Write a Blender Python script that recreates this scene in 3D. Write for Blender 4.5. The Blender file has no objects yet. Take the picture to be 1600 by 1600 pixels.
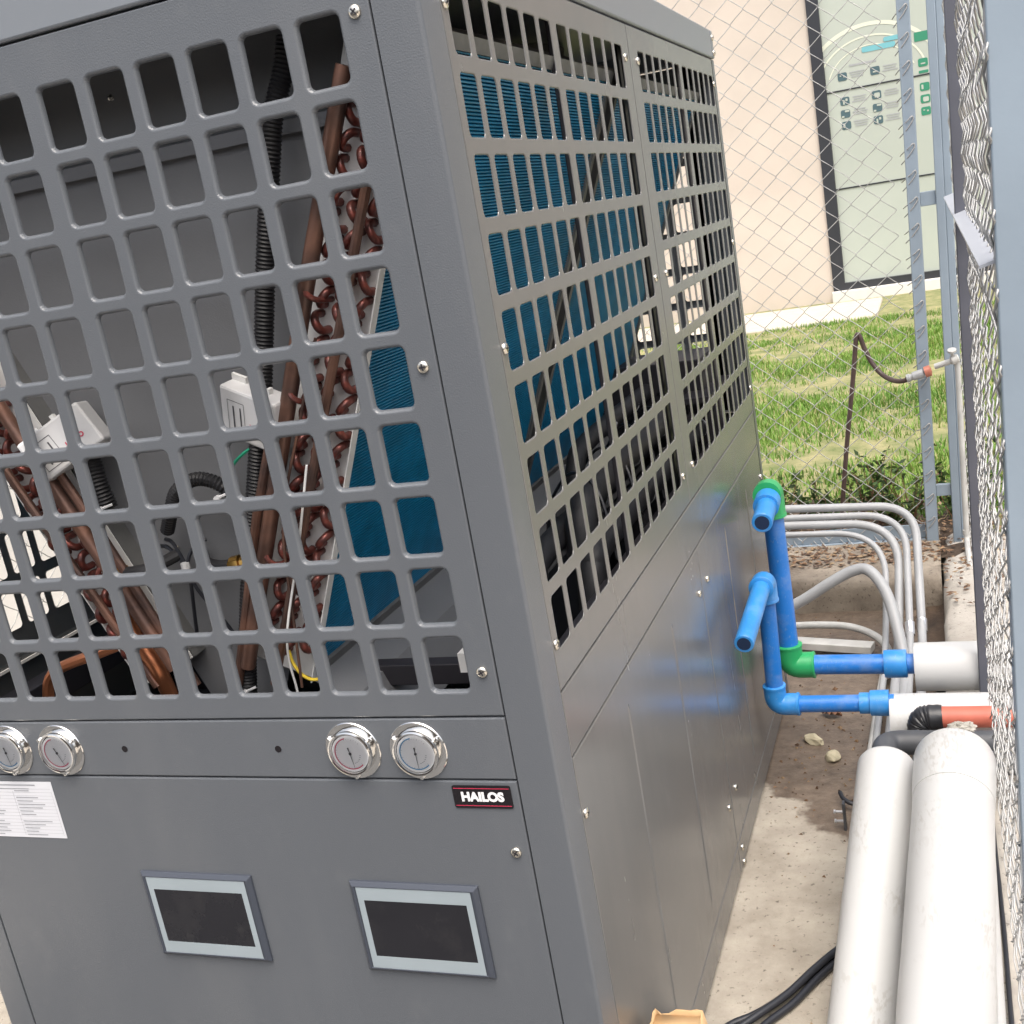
import bpy, bmesh, math, random
from mathutils import Vector, Matrix, noise
R_ = math.radians
sc = bpy.context.scene
col = sc.collection

# ------------------------------------------------------------------ camera
cam_d = bpy.data.cameras.new('camera'); cam = bpy.data.objects.new('camera', cam_d); col.objects.link(cam)
cam.matrix_world = Matrix(((0.93462279, 0.07060221, 0.34856213, 0.53888),
                           (0.31461792, 0.29283277, -0.90292000, -1.31400),
                           (-0.16581856, 0.95355351, 0.25147546, 1.57306),
                           (0, 0, 0, 1)))
cam_d.sensor_width = 36; cam_d.lens = 39.855
cam_d.shift_x = -0.02238; cam_d.shift_y = 0.00572
cam_d.clip_start = .02; cam_d.clip_end = 400
sc.camera = cam

# ------------------------------------------------------------------ light
SUN_EL, SUN_AZ = R_(66), R_(150)          # azimuth measured from +y towards +x
world = bpy.data.worlds.new('World'); sc.world = world; world.use_nodes = True
wn = world.node_tree.nodes; wl = world.node_tree.links
sky = wn.new('ShaderNodeTexSky'); sky.sky_type = 'NISHITA'; sky.sun_disc = False
sky.sun_elevation = SUN_EL; sky.sun_rotation = SUN_AZ
sky.air_density = 1.0; sky.dust_density = 8.0; sky.ozone_density = 1.0
hs_ = wn.new('ShaderNodeHueSaturation'); hs_.inputs['Saturation'].default_value = .62
wl.new(sky.outputs[0], hs_.inputs['Color']); wl.new(hs_.outputs[0], wn['Background'].inputs[0]); wn['Background'].inputs[1].default_value = .15
sun_d = bpy.data.lights.new('sun', 'SUN'); sun = bpy.data.objects.new('sun', sun_d); col.objects.link(sun)
sun_d.energy = 1.1; sun_d.angle = R_(60); sun_d.color = (1, .95, .88)
sdir = Vector((math.sin(SUN_AZ) * math.cos(SUN_EL), math.cos(SUN_AZ) * math.cos(SUN_EL), math.sin(SUN_EL)))
sun.rotation_euler = (-sdir).to_track_quat('-Z', 'Y').to_euler()
sc.view_settings.view_transform = 'Standard'; sc.view_settings.look = 'None'
sc.view_settings.exposure = .92; sc.view_settings.gamma = 1

# ------------------------------------------------------------------ materials
def mat(name, c, rough=.5, metal=0., spec=.5, bump=0., bscale=400., var=0., vscale=8., c2=None, rvar=0., coat=0., sheen=0.):
    m = bpy.data.materials.new(name); m.use_nodes = True
    n = m.node_tree.nodes; l = m.node_tree.links; b = n['Principled BSDF']
    b.inputs['Base Color'].default_value = (*c, 1); b.inputs['Roughness'].default_value = rough
    b.inputs['Metallic'].default_value = metal; b.inputs['Specular IOR Level'].default_value = spec
    b.inputs['Coat Weight'].default_value = coat
    if bump or var or rvar or c2: tc = n.new('ShaderNodeTexCoord')
    if bump:
        t = n.new('ShaderNodeTexNoise'); t.inputs['Scale'].default_value = bscale; t.inputs['Detail'].default_value = 3
        l.new(tc.outputs['Object'], t.inputs['Vector'])
        bp = n.new('ShaderNodeBump'); bp.inputs['Strength'].default_value = bump; bp.inputs['Distance'].default_value = .002
        l.new(t.outputs[0], bp.inputs['Height']); l.new(bp.outputs[0], b.inputs['Normal'])
    if c2 or var:
        t = n.new('ShaderNodeTexNoise'); t.inputs['Scale'].default_value = vscale; t.inputs['Detail'].default_value = 6
        l.new(tc.outputs['Object'], t.inputs['Vector'])
        r = n.new('ShaderNodeValToRGB'); r.color_ramp.elements[0].position = .35; r.color_ramp.elements[1].position = .68
        a = c; e = c2 or tuple(x * (1 - var) for x in c)
        r.color_ramp.elements[0].color = (*e, 1); r.color_ramp.elements[1].color = (*a, 1)
        l.new(t.outputs[0], r.inputs[0]); l.new(r.outputs[0], b.inputs['Base Color'])
    if rvar:
        t = n.new('ShaderNodeTexNoise'); t.inputs['Scale'].default_value = 6; t.inputs['Detail'].default_value = 5
        l.new(tc.outputs['Object'], t.inputs['Vector'])
        mr = n.new('ShaderNodeMapRange'); mr.inputs['To Min'].default_value = rough - rvar; mr.inputs['To Max'].default_value = rough + rvar
        l.new(t.outputs[0], mr.inputs[0]); l.new(mr.outputs[0], b.inputs['Roughness'])
    return m
M = {}
def wavy(m, scale, dist, stretch=(1, 1, .35)):
    n = m.node_tree.nodes; l = m.node_tree.links; b = n['Principled BSDF']
    tc = n.new('ShaderNodeTexCoord'); mp = n.new('ShaderNodeMapping'); mp.inputs['Scale'].default_value = stretch
    t = n.new('ShaderNodeTexNoise'); t.inputs['Scale'].default_value = scale; t.inputs['Detail'].default_value = 1
    bp = n.new('ShaderNodeBump'); bp.inputs['Strength'].default_value = 1; bp.inputs['Distance'].default_value = dist
    l.new(tc.outputs['Object'], mp.inputs[0]); l.new(mp.outputs[0], t.inputs['Vector']); l.new(t.outputs[0], bp.inputs['Height'])
    k = b.inputs['Normal'].links
    if k: l.new(k[0].from_socket, bp.inputs['Normal'])
    l.new(bp.outputs[0], b.inputs['Normal']); return m
def smudged(m, dust, amount, scale=5., streak=(1, 1, .25), fine=9):
    """thin uneven film of dust and wipe marks over a paint"""
    n = m.node_tree.nodes; l = m.node_tree.links; b = n['Principled BSDF']
    tc = n.new('ShaderNodeTexCoord'); fs_ = []
    for s_, st, p0, p1 in ((scale, streak, .50, .78), (scale*fine, (1, 1, .6), .58, .74)):
        mp = n.new('ShaderNodeMapping'); mp.inputs['Scale'].default_value = st
        t = n.new('ShaderNodeTexNoise'); t.inputs['Scale'].default_value = s_; t.inputs['Detail'].default_value = 6; t.inputs['Roughness'].default_value = .65
        r = n.new('ShaderNodeMapRange'); r.inputs['From Min'].default_value = p0; r.inputs['From Max'].default_value = p1; r.inputs['To Max'].default_value = amount
        l.new(tc.outputs['Object'], mp.inputs[0]); l.new(mp.outputs[0], t.inputs['Vector']); l.new(t.outputs[0], r.inputs[0]); fs_.append(r.outputs[0])
    ad = n.new('ShaderNodeMath'); ad.operation = 'MAXIMUM'; l.new(fs_[0], ad.inputs[0]); l.new(fs_[1], ad.inputs[1])
    mx = n.new('ShaderNodeMix'); mx.data_type = 'RGBA'; mx.inputs[7].default_value = (*dust, 1)
    k = b.inputs['Base Color'].links
    if k: l.new(k[0].from_socket, mx.inputs[6])
    else: mx.inputs[6].default_value = b.inputs['Base Color'].default_value
    l.new(ad.outputs[0], mx.inputs[0]); l.new(mx.outputs[2], b.inputs['Base Color'])
    rr_ = n.new('ShaderNodeMath'); rr_.operation = 'MULTIPLY_ADD'; rr_.inputs[1].default_value = .8; rr_.inputs[2].default_value = b.inputs['Roughness'].default_value
    l.new(ad.outputs[0], rr_.inputs[0])
    if not b.inputs['Roughness'].links: l.new(rr_.outputs[0], b.inputs['Roughness'])
    return m
M['paint'] = mat('grey_powder_coat', (.111, .121, .134), .29, bump=.24, bscale=480)
wavy(M['paint'], 2.2, .004); smudged(M['paint'], (.28, .28, .27), .11, 4., (1, 1, .3), 3.)
M['paint_side'] = mat('grey_powder_coat_smooth_lit', (.138, .137, .134), .22, bump=.025, bscale=500)  # front's paint toned warmer, standing in for light reflected on the sides
wavy(M['paint_side'], 2.6, .006); smudged(M['paint_side'], (.26, .24, .22), .10, 4., (1, 1, .2), 2.2)
M['paint_in'] = mat('grey_inner_sheet', (.180, .185, .194), .42, bump=.18, bscale=420, rvar=.05)
M['cap'] = mat('cap_paint', (.185, .203, .225), .34, bump=.08, bscale=700)
M['dark_frame'] = mat('dark_inner_frame', (.030, .028, .033), .45, bump=.05)
M['black'] = mat('black_rubber', (.014, .014, .016), .5, bump=.1, bscale=200)
M['foam'] = mat('black_foam_insulation', (.022, .022, .025), .55, bump=.25, bscale=120, var=.3)
M['blue_fin'] = mat('blue_coated_fins', (.009, .250, .470), .34, metal=.15, spec=.6, var=.25, vscale=20)
M['galv'] = mat('galvanised_sheet', (.86, .86, .84), .5, metal=.0, bump=.05, var=.15, vscale=30)
M['galv_shade'] = mat('shaded_galvanised', (.20, .20, .195), .5, metal=.3, var=.15, vscale=30)  # same galvanised sheet darkened, shade put into inner channels and plates
M['chrome'] = mat('chrome', (.80, .79, .77), .10, metal=1.)
M['zinc'] = mat('zinc_screw', (.72, .68, .60), .26, metal=1.)
M['copper'] = mat('copper_tube', (.23, .120, .085), .42, metal=.5, c2=(.085, .055, .048), vscale=18)
M['copper_red'] = mat('copper_bend', (.30, .080, .060), .36, metal=.5, c2=(.090, .042, .038), vscale=60)
M['copper_new'] = mat('bright_copper', (.62, .24, .12), .32, metal=.9)
M['brass'] = mat('brass', (.60, .36, .10), .28, metal=1.)
M['white_pl'] = mat('white_plastic', (.68, .68, .68), .4)
M['white_paper'] = mat('white_paper', (.66, .67, .70), .55)
M['ink'] = mat('dark_ink', (.07, .07, .08), .6)
M['ink_grey'] = mat('grey_ink', (.33, .34, .36), .6)
M['red_ink'] = mat('red_ink', (.55, .03, .08), .5)
M['red_arc'] = mat('red_dial_scale', (.62, .06, .14), .5)
M['blue_arc'] = mat('blue_dial_scale', (.07, .30, .55), .5)
M['dial'] = mat('dial_face', (.90, .90, .90), .45)
M['hmi'] = mat('screen_surround', (.052, .060, .078), .35, bump=.05)
M['hmi_plate'] = mat('screen_faceplate', (.36, .42, .45), .42, metal=.15, var=.06, vscale=12)
M['screen'] = mat('screen_glass', (.016, .016, .020), .06, spec=.45)
smudged(M['screen'], (.10, .095, .09), .22, 9., (1, 1, 1), 4)
M['plate_black'] = mat('nameplate_black', (.010, .008, .010), .25)
M['white_ink'] = mat('white_ink', (.8, .8, .8), .4)
M['ppr_blue'] = mat('blue_pipe_plastic', (.016, .185, .60), .36, var=.15, vscale=9, bump=.06, bscale=90)
smudged(M['ppr_blue'], (.30, .36, .45), .45, 14, (1, 1, 1))
M['ppr_light'] = mat('light_blue_pipe_fitting', (.030, .250, .64), .36, var=.12, vscale=14)
smudged(M['ppr_light'], (.38, .44, .52), .35, 14, (1, 1, 1))
M['ppr_green'] = mat('green_pipe_fitting', (.025, .36, .12), .36, var=.1, vscale=14)
M['bore'] = mat('bore_shade', (.006, .02, .06), .6)  # dark fill painting the shade inside open pipe ends
M['salmon'] = mat('terracotta_pipe', (.56, .15, .10), .5, var=.12, vscale=20)
M['grey_pipe'] = mat('dark_grey_pipe', (.085, .09, .10), .5, var=.35, vscale=14)
M['tape'] = mat('black_tape', (.035, .036, .04), .35, bump=.6, bscale=40, var=.4, vscale=30)
M['conduit'] = mat('grey_conduit', (.35, .36, .37), .45, var=.12, vscale=12)
M['steel'] = mat('conduit_coupling_steel', (.66, .66, .67), .3, metal=.9)
M['fence'] = mat('blue_grey_post_paint', (.260, .320, .380), .38, var=.12, vscale=6, bump=.06, bscale=150)
M['fence_dk'] = mat('dark_grey_post_paint', (.105, .110, .135), .42, var=.15, vscale=8)
M['wire'] = mat('galvanised_wire', (.46, .46, .45), .5, metal=.35, var=.25, vscale=40)
M['hose'] = mat('brown_hose', (.085, .055, .050), .38, var=.2, vscale=30)
M['orange'] = mat('orange_fitting', (.42, .15, .10), .45)
M['pvc'] = mat('old_pvc', (.52, .52, .50), .5, var=.2, vscale=15)
M['cable'] = mat('black_cable', (.020, .022, .028), .4)
M['cardboard'] = mat('cardboard', (.56, .37, .19), .75, var=.1, vscale=20, bump=.1)
M['stone'] = mat('pale_stone', (.52, .47, .33), .8, bump=.4, bscale=60, var=.2, vscale=40)
M['dry_leaf'] = mat('dry_leaf', (.22, .11, .06), .7, var=.3, vscale=60)
M['plaster'] = mat('cream_plaster', (.585, .515, .455), .8, bump=.3, bscale=40, var=.09, vscale=1.6)
M['white_wall'] = mat('white_render', (.74, .72, .68), .8, bump=.15, bscale=60, var=.05, vscale=1.2)
M['shading_wall'] = mat('shading_wall_brown', (.17, .145, .125), .85, bump=.2, bscale=40, var=.2, vscale=2)
M['sill'] = mat('white_sill', (.72, .70, .66), .6, var=.08)
M['door_fr'] = mat('dark_door_frame', (.030, .032, .040), .35)
M['frost'] = mat('frosted_glass', (.46, .50, .455), .07, spec=.5, var=.10, vscale=.8)
M['decal_grey'] = mat('decal_slate', (.06, .11, .13), .5)
M['decal_green'] = mat('decal_green', (.03, .22, .13), .5)
M['decal_teal'] = mat('decal_teal', (.16, .42, .48), .5)
M['pale_arc'] = mat('pale_arc_tone', (.64, .66, .56), .5)
M['yellow'] = mat('yellow_wire', (.7, .5, .03), .45)
M['green_w'] = mat('green_wire', (.02, .35, .2), .45)
M['cast'] = mat('compressor_black', (.02, .02, .023), .35)

def pvc_pipe():
    m = mat('dirty_white_pipe', (.535, .54, .535), .42, bump=.05, bscale=60)
    n = m.node_tree.nodes; l = m.node_tree.links; b = n['Principled BSDF']
    tc = n.new('ShaderNodeTexCoord')
    def nz(s, d, st=(1, 1, 1)):
        mp = n.new('ShaderNodeMapping'); mp.inputs['Scale'].default_value = st; l.new(tc.outputs['Object'], mp.inputs[0])
        t = n.new('ShaderNodeTexNoise'); t.inputs['Scale'].default_value = s; t.inputs['Detail'].default_value = d
        l.new(mp.outputs[0], t.inputs['Vector']); return t.outputs[0]
    r1 = n.new('ShaderNodeValToRGB'); r1.color_ramp.elements[0].position = .52; r1.color_ramp.elements[1].position = .66
    l.new(nz(7, 4), r1.inputs[0])
    r2 = n.new('ShaderNodeValToRGB'); r2.color_ramp.elements[0].position = .50; r2.color_ramp.elements[1].position = .60
    l.new(nz(150, 6, (1, .3, 1)), r2.inputs[0])
    mul = n.new('ShaderNodeMath'); mul.operation = 'MULTIPLY'; l.new(r1.outputs[0], mul.inputs[0]); l.new(r2.outputs[0], mul.inputs[1])
    m2 = n.new('ShaderNodeMath'); m2.operation = 'MULTIPLY'; m2.inputs[1].default_value = .42; l.new(mul.outputs[0], m2.inputs[0])
    mx = n.new('ShaderNodeMix'); mx.data_type = 'RGBA'; mx.inputs[6].default_value = (.535, .54, .535, 1); mx.inputs[7].default_value = (.33, .31, .275, 1)
    l.new(m2.outputs[0], mx.inputs[0]); l.new(mx.outputs[2], b.inputs['Base Color'])
    return m
M['white_pipe'] = pvc_pipe()

def concrete(name, dry, dark, wet=False):
    m = bpy.data.materials.new(name); m.use_nodes = True
    n = m.node_tree.nodes; l = m.node_tree.links; b = n['Principled BSDF']
    tc = n.new('ShaderNodeTexCoord')
    def nz(s, d, r=.5):
        t = n.new('ShaderNodeTexNoise'); t.inputs['Scale'].default_value = s; t.inputs['Detail'].default_value = d; t.inputs['Roughness'].default_value = r
        l.new(tc.outputs['Object'], t.inputs['Vector']); return t.outputs[0]
    def ramp(src, p0, p1, c0=(0, 0, 0), c1=(1, 1, 1)):
        r = n.new('ShaderNodeValToRGB'); r.color_ramp.elements[0].position = p0; r.color_ramp.elements[1].position = p1
        r.color_ramp.elements[0].color = (*c0, 1); r.color_ramp.elements[1].color = (*c1, 1); l.new(src, r.inputs[0]); return r.outputs[0]
    def mix(f, a, c):
        x = n.new('ShaderNodeMix'); x.data_type = 'RGBA'; l.new(f, x.inputs[0])
        if isinstance(a, tuple): x.inputs[6].default_value = (*a, 1)
        else: l.new(a, x.inputs[6])
        if isinstance(c, tuple): x.inputs[7].default_value = (*c, 1)
        else: l.new(c, x.inputs[7])
        return x.outputs[2]
    base = ramp(nz(5, 8, .65), .32, .70, dark, dry)
    speck = ramp(nz(70, 4, .6), .60, .70)
    base = mix(speck, base, tuple(x * .55 for x in dark))
    b.inputs['Roughness'].default_value = .85
    if wet:
        sp = n.new('ShaderNodeSeparateXYZ'); l.new(tc.outputs['Object'], sp.inputs[0])
        w = n.new('ShaderNodeMath'); w.operation = 'MULTIPLY_ADD'; w.inputs[1].default_value = .55
        l.new(nz(4.5, 5, .6), w.inputs[0]); l.new(sp.outputs['Y'], w.inputs[2])
        # the stain also creeps towards the pipes on the right
        w2 = n.new('ShaderNodeMath'); w2.operation = 'MULTIPLY_ADD'; w2.inputs[1].default_value = 1.05
        l.new(sp.outputs['X'], w2.inputs[0]); l.new(w.outputs[0], w2.inputs[2])
        msk = ramp(w2.outputs[0], .0, 1.0)
        mr = n.new('ShaderNodeMapRange'); mr.inputs['From Min'].default_value = 1.735; mr.inputs['From Max'].default_value = 1.775
        l.new(w2.outputs[0], mr.inputs[0])
        wetc = ramp(nz(22, 6, .7), .3, .72, (.085, .062, .046), (.21, .165, .125))
        base = mix(mr.outputs[0], base, wetc)
        rr = n.new('ShaderNodeMapRange'); rr.inputs['To Min'].default_value = .88; rr.inputs['To Max'].default_value = .42
        l.new(mr.outputs[0], rr.inputs[0]); l.new(rr.outputs[0], b.inputs['Roughness'])
    l.new(base, b.inputs['Base Color'])
    bp = n.new('ShaderNodeBump'); bp.inputs['Strength'].default_value = .55; bp.inputs['Distance'].default_value = .006
    l.new(nz(45, 8, .7), bp.inputs['Height']); l.new(bp.outputs[0], b.inputs['Normal'])
    return m
M['pad'] = concrete('stained_concrete', (.45, .41, .345), (.24, .21, .17), wet=True)
M['curb'] = concrete('weathered_concrete', (.34, .295, .235), (.125, .100, .078))
M['curb2'] = concrete('grey_kerb_concrete', (.50, .47, .42), (.34, .31, .27))
M['pave'] = concrete('pale_paving', (.50, .46, .40), (.42, .38, .33))
M['yard'] = concrete('yard_concrete', (.60, .57, .52), (.48, .45, .40))
M['dark_ground'] = concrete('darkened_ground', (.13, .13, .13), (.085, .083, .08))  # unseen ground made dark to cut bounce light onto the unit front
M['soil'] = concrete('dark_soil', (.105, .070, .045), (.030, .020, .014))
M['lawn'] = concrete('straw_and_soil', (.33, .29, .15), (.095, .13, .035))

def leafmat(name, cols, rough=.6, trans=.25):
    m = bpy.data.materials.new(name); m.use_nodes = True
    n = m.node_tree.nodes; l = m.node_tree.links; b = n['Principled BSDF']
    a = n.new('ShaderNodeAttribute'); a.attribute_name = 'var'
    r = n.new('ShaderNodeValToRGB'); cr = r.color_ramp
    while len(cr.elements) < len(cols): cr.elements.new(.5)
    for i, c in enumerate(cols):
        cr.elements[i].position = i / (len(cols) - 1); cr.elements[i].color = (*c, 1)
    l.new(a.outputs['Fac'], r.inputs[0]); l.new(r.outputs[0], b.inputs['Base Color']); b.inputs['Roughness'].default_value = rough
    tr = n.new('ShaderNodeBsdfTranslucent'); l.new(r.outputs[0], tr.inputs[0])
    mx = n.new('ShaderNodeMixShader'); mx.inputs[0].default_value = trans
    l.new(b.outputs[0], mx.inputs[1]); l.new(tr.outputs[0], mx.inputs[2]); l.new(mx.outputs[0], n['Material Output'].inputs[0])
    return m
M['grass'] = leafmat('grass_blades', [(.070, .16, .022), (.13, .26, .035), (.20, .33, .055), (.44, .39, .18)])
M['leaf'] = leafmat('shrub_leaves', [(.025, .05, .016), (.05, .10, .025), (.10, .16, .04), (.16, .10, .05)])
M['litter'] = leafmat('leaf_litter', [(.05, .030, .020), (.12, .065, .035), (.22, .13, .07), (.30, .22, .13)], trans=.05)

def glassmat():
    m = bpy.data.materials.new('gauge_glass'); m.use_nodes = True
    n = m.node_tree.nodes; l = m.node_tree.links
    t = n.new('ShaderNodeBsdfTransparent'); g = n.new('ShaderNodeBsdfGlossy'); g.inputs['Roughness'].default_value = .03
    f = n.new('ShaderNodeFresnel'); f.inputs[0].default_value = 1.45
    mx = n.new('ShaderNodeMixShader'); l.new(f.outputs[0], mx.inputs[0]); l.new(t.outputs[0], mx.inputs[1]); l.new(g.outputs[0], mx.inputs[2])
    l.new(mx.outputs[0], n['Material Output'].inputs[0]); return m
M['glass'] = glassmat()

# ------------------------------------------------------------------ helpers
class MB:
    """collects geometry for one mesh"""
    def __init__(s): s.v = []; s.f = []; s.mi = []
    def add(s, vs, fs, mi=0):
        o = len(s.v); s.v += [tuple(x) for x in vs]; s.f += [tuple(i + o for i in f) for f in fs]; s.mi += [mi] * len(fs)
        return s
    def box(s, x0, x1, y0, y1, z0, z1, mi=0):
        return s.add([(x0,y0,z0),(x1,y0,z0),(x1,y1,z0),(x0,y1,z0),(x0,y0,z1),(x1,y0,z1),(x1,y1,z1),(x0,y1,z1)],
              [(0,3,2,1),(4,5,6,7),(0,1,5,4),(1,2,6,5),(2,3,7,6),(3,0,4,7)], mi)
    def tube(s, pts, r, seg=10, cap=True, mi=0, radii=None):
        pts = [Vector(p) for p in pts]; n = len(pts)
        if n < 2: return s
        tg = []
        for i in range(n):
            d = pts[min(i+1,n-1)] - pts[max(i-1,0)]
            tg.append(d.normalized() if d.length > 1e-9 else Vector((0,0,1)))
        a = Vector((0,0,1)) if abs(tg[0].z) < .9 else Vector((1,0,0))
        u = tg[0].cross(a).normalized(); vs = []; fs = []
        for i in range(n):
            if i:
                q = tg[i-1].rotation_difference(tg[i]); u = q @ u
                u = (u - tg[i]*u.dot(tg[i])).normalized()
            w = tg[i].cross(u); rr = radii[i] if radii else r
            for k in range(seg):
                t = 2*math.pi*k/seg; vs.append(pts[i] + (u*math.cos(t) + w*math.sin(t))*rr)
        for i in range(n-1):
            for k in range(seg):
                k2 = (k+1) % seg; fs.append((i*seg+k, i*seg+k2, (i+1)*seg+k2, (i+1)*seg+k))
        if cap: fs.append(tuple(range(seg-1,-1,-1))); fs.append(tuple((n-1)*seg+k for k in range(seg)))
        return s.add(vs, fs, mi)
    def lathe(s, prof, origin, axis, seg=24, mi=0):
        """prof: list of (radius, distance along axis)"""
        ax = Vector(axis).normalized(); o = Vector(origin)
        a = Vector((0,0,1)) if abs(ax.z) < .9 else Vector((1,0,0))
        u = ax.cross(a).normalized(); w = ax.cross(u); vs = []; fs = []; n = len(prof)
        for (r, h) in prof:
            for k in range(seg):
                t = 2*math.pi*k/seg; vs.append(o + ax*h + (u*math.cos(t) + w*math.sin(t))*r)
        for i in range(n-1):
            for k in range(seg):
                k2 = (k+1) % seg; fs.append((i*seg+k, i*seg+k2, (i+1)*seg+k2, (i+1)*seg+k))
        fs.append(tuple(range(seg-1,-1,-1))); fs.append(tuple((n-1)*seg+k for k in range(seg)))
        return s.add(vs, fs, mi)
    def mesh(s, name, smooth=35):
        me = bpy.data.meshes.new(name); me.from_pydata(s.v, [], s.f); me.validate()
        bm = bmesh.new(); bm.from_mesh(me); bmesh.ops.recalc_face_normals(bm, faces=bm.faces); bm.to_mesh(me); bm.free()
        if any(s.mi) and len(me.polygons) == len(s.mi): me.polygons.foreach_set('material_index', s.mi)
        if smooth:
            me.polygons.foreach_set('use_smooth', [True]*len(me.polygons)); me.set_sharp_from_angle(angle=R_(smooth))
        return me
    def build(s, name, m, parent=None, smooth=35, bevel=0):
        return link(name, s.mesh(name, smooth), m, parent, bevel)
def link(name, me, m, parent=None, bevel=0):
    ms = m if isinstance(m, (list, tuple)) else [m]
    if not me.materials:
        for x in ms: me.materials.append(M[x] if isinstance(x, str) else x)
    o = bpy.data.objects.new(name, me); col.objects.link(o)
    if parent is not None:
        o.parent = parent
        o.matrix_parent_inverse = world_of(parent).inverted()
    if bevel:
        b = o.modifiers.new('bevel', 'BEVEL'); b.width = bevel; b.segments = 2; b.limit_method = 'ANGLE'; b.angle_limit = R_(40)
    return o
def world_of(o):
    m = o.matrix_basis.copy()
    if o.parent: m = world_of(o.parent) @ o.matrix_parent_inverse @ m
    return m
def empty(name, loc=(0,0,0)):
    o = bpy.data.objects.new(name, None); col.objects.link(o); o.location = loc; o.empty_display_size = .1
    return o
def tag(o, label, cat, group=None):
    o['label'] = label; o['category'] = cat
    if group: o['group'] = group
    return o
def struct(o): o['kind'] = 'structure'; return o
def smooth_path(pts, per=8):
    p = [Vector(q) for q in pts]; out = []
    p = [p[0]*2 - p[1]] + p + [p[-1]*2 - p[-2]]
    for i in range(1, len(p)-2):
        for k in range(per):
            t = k/per; a, b, c, d = p[i-1], p[i], p[i+1], p[i+2]
            out.append(.5*((2*b) + (c-a)*t + (2*a-5*b+4*c-d)*t*t + (3*b-a-3*c+d)*t**3))
    out.append(p[-2]); return out
def fillet(pts, rad, n=7):
    p = [Vector(q) for q in pts]; out = [p[0]]
    for i in range(1, len(p)-1):
        a = (p[i-1]-p[i]); b = (p[i+1]-p[i]); d = min(rad, a.length*.49, b.length*.49)
        s0 = p[i] + a.normalized()*d; s1 = p[i] + b.normalized()*d
        for k in range(n+1):
            t = k/n; out.append((1-t)**2*s0 + 2*t*(1-t)*p[i] + t*t*s1)
    out.append(p[-1]); return out
_tm = {}
def text_mesh(s, size, bold=0., ext=0.):
    c = bpy.data.curves.new('t', 'FONT'); c.body = s; c.size = size; c.offset = bold; c.extrude = ext
    c.align_x = 'CENTER'; c.align_y = 'CENTER'; c.resolution_u = 4
    o = bpy.data.objects.new('t', c); col.objects.link(o)
    dg = bpy.context.evaluated_depsgraph_get(); dg.update()
    me = bpy.data.meshes.new_from_object(o.evaluated_get(dg)); bpy.data.objects.remove(o); return me

# sheet-metal panel in its own plane; fn(u, v, d) -> xyz, d = depth into the unit
def panel(name, fn, U0, U1, V0, V1, m, parent, fold=.018, uc=None, vc=None, dep=None):
    g = .0014; U0 += g; U1 -= g; V0 += g; V1 -= g
    mb = MB(); e = .0022
    us = sorted(set([U0+e, U1-e] + [u for u in (uc or [])])); vs_ = sorted(set([V0+e, V1-e] + [v for v in (vc or [])]))
    dd = dep or (lambda i, j: 0)
    vv = [fn(u, v, dd(u, v)) for v in vs_ for u in us]; nu = len(us)
    mb.add(vv, [(j*nu+i, j*nu+i+1, (j+1)*nu+i+1, (j+1)*nu+i) for j in range(len(vs_)-1) for i in range(nu-1)])
    edge_ring(mb, fn, U0, U1, V0, V1, e, fold)
    return mb.build(name, m, parent, 8)
def edge_ring(mb, fn, U0, U1, V0, V1, e, fold):
    rings = []
    for (off, d) in ((e, 0), (e*.3, e*.3), (0, e), (0, fold)):
        rings.append([fn(U0+off, V0+off, d), fn(U1-off, V0+off, d), fn(U1-off, V1-off, d), fn(U0+off, V1-off, d)])
    for a, b in zip(rings[:-1], rings[1:]):
        mb.add(a + b, [(k, (k+1) % 4, 4+(k+1) % 4, 4+k) for k in range(4)])
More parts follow.
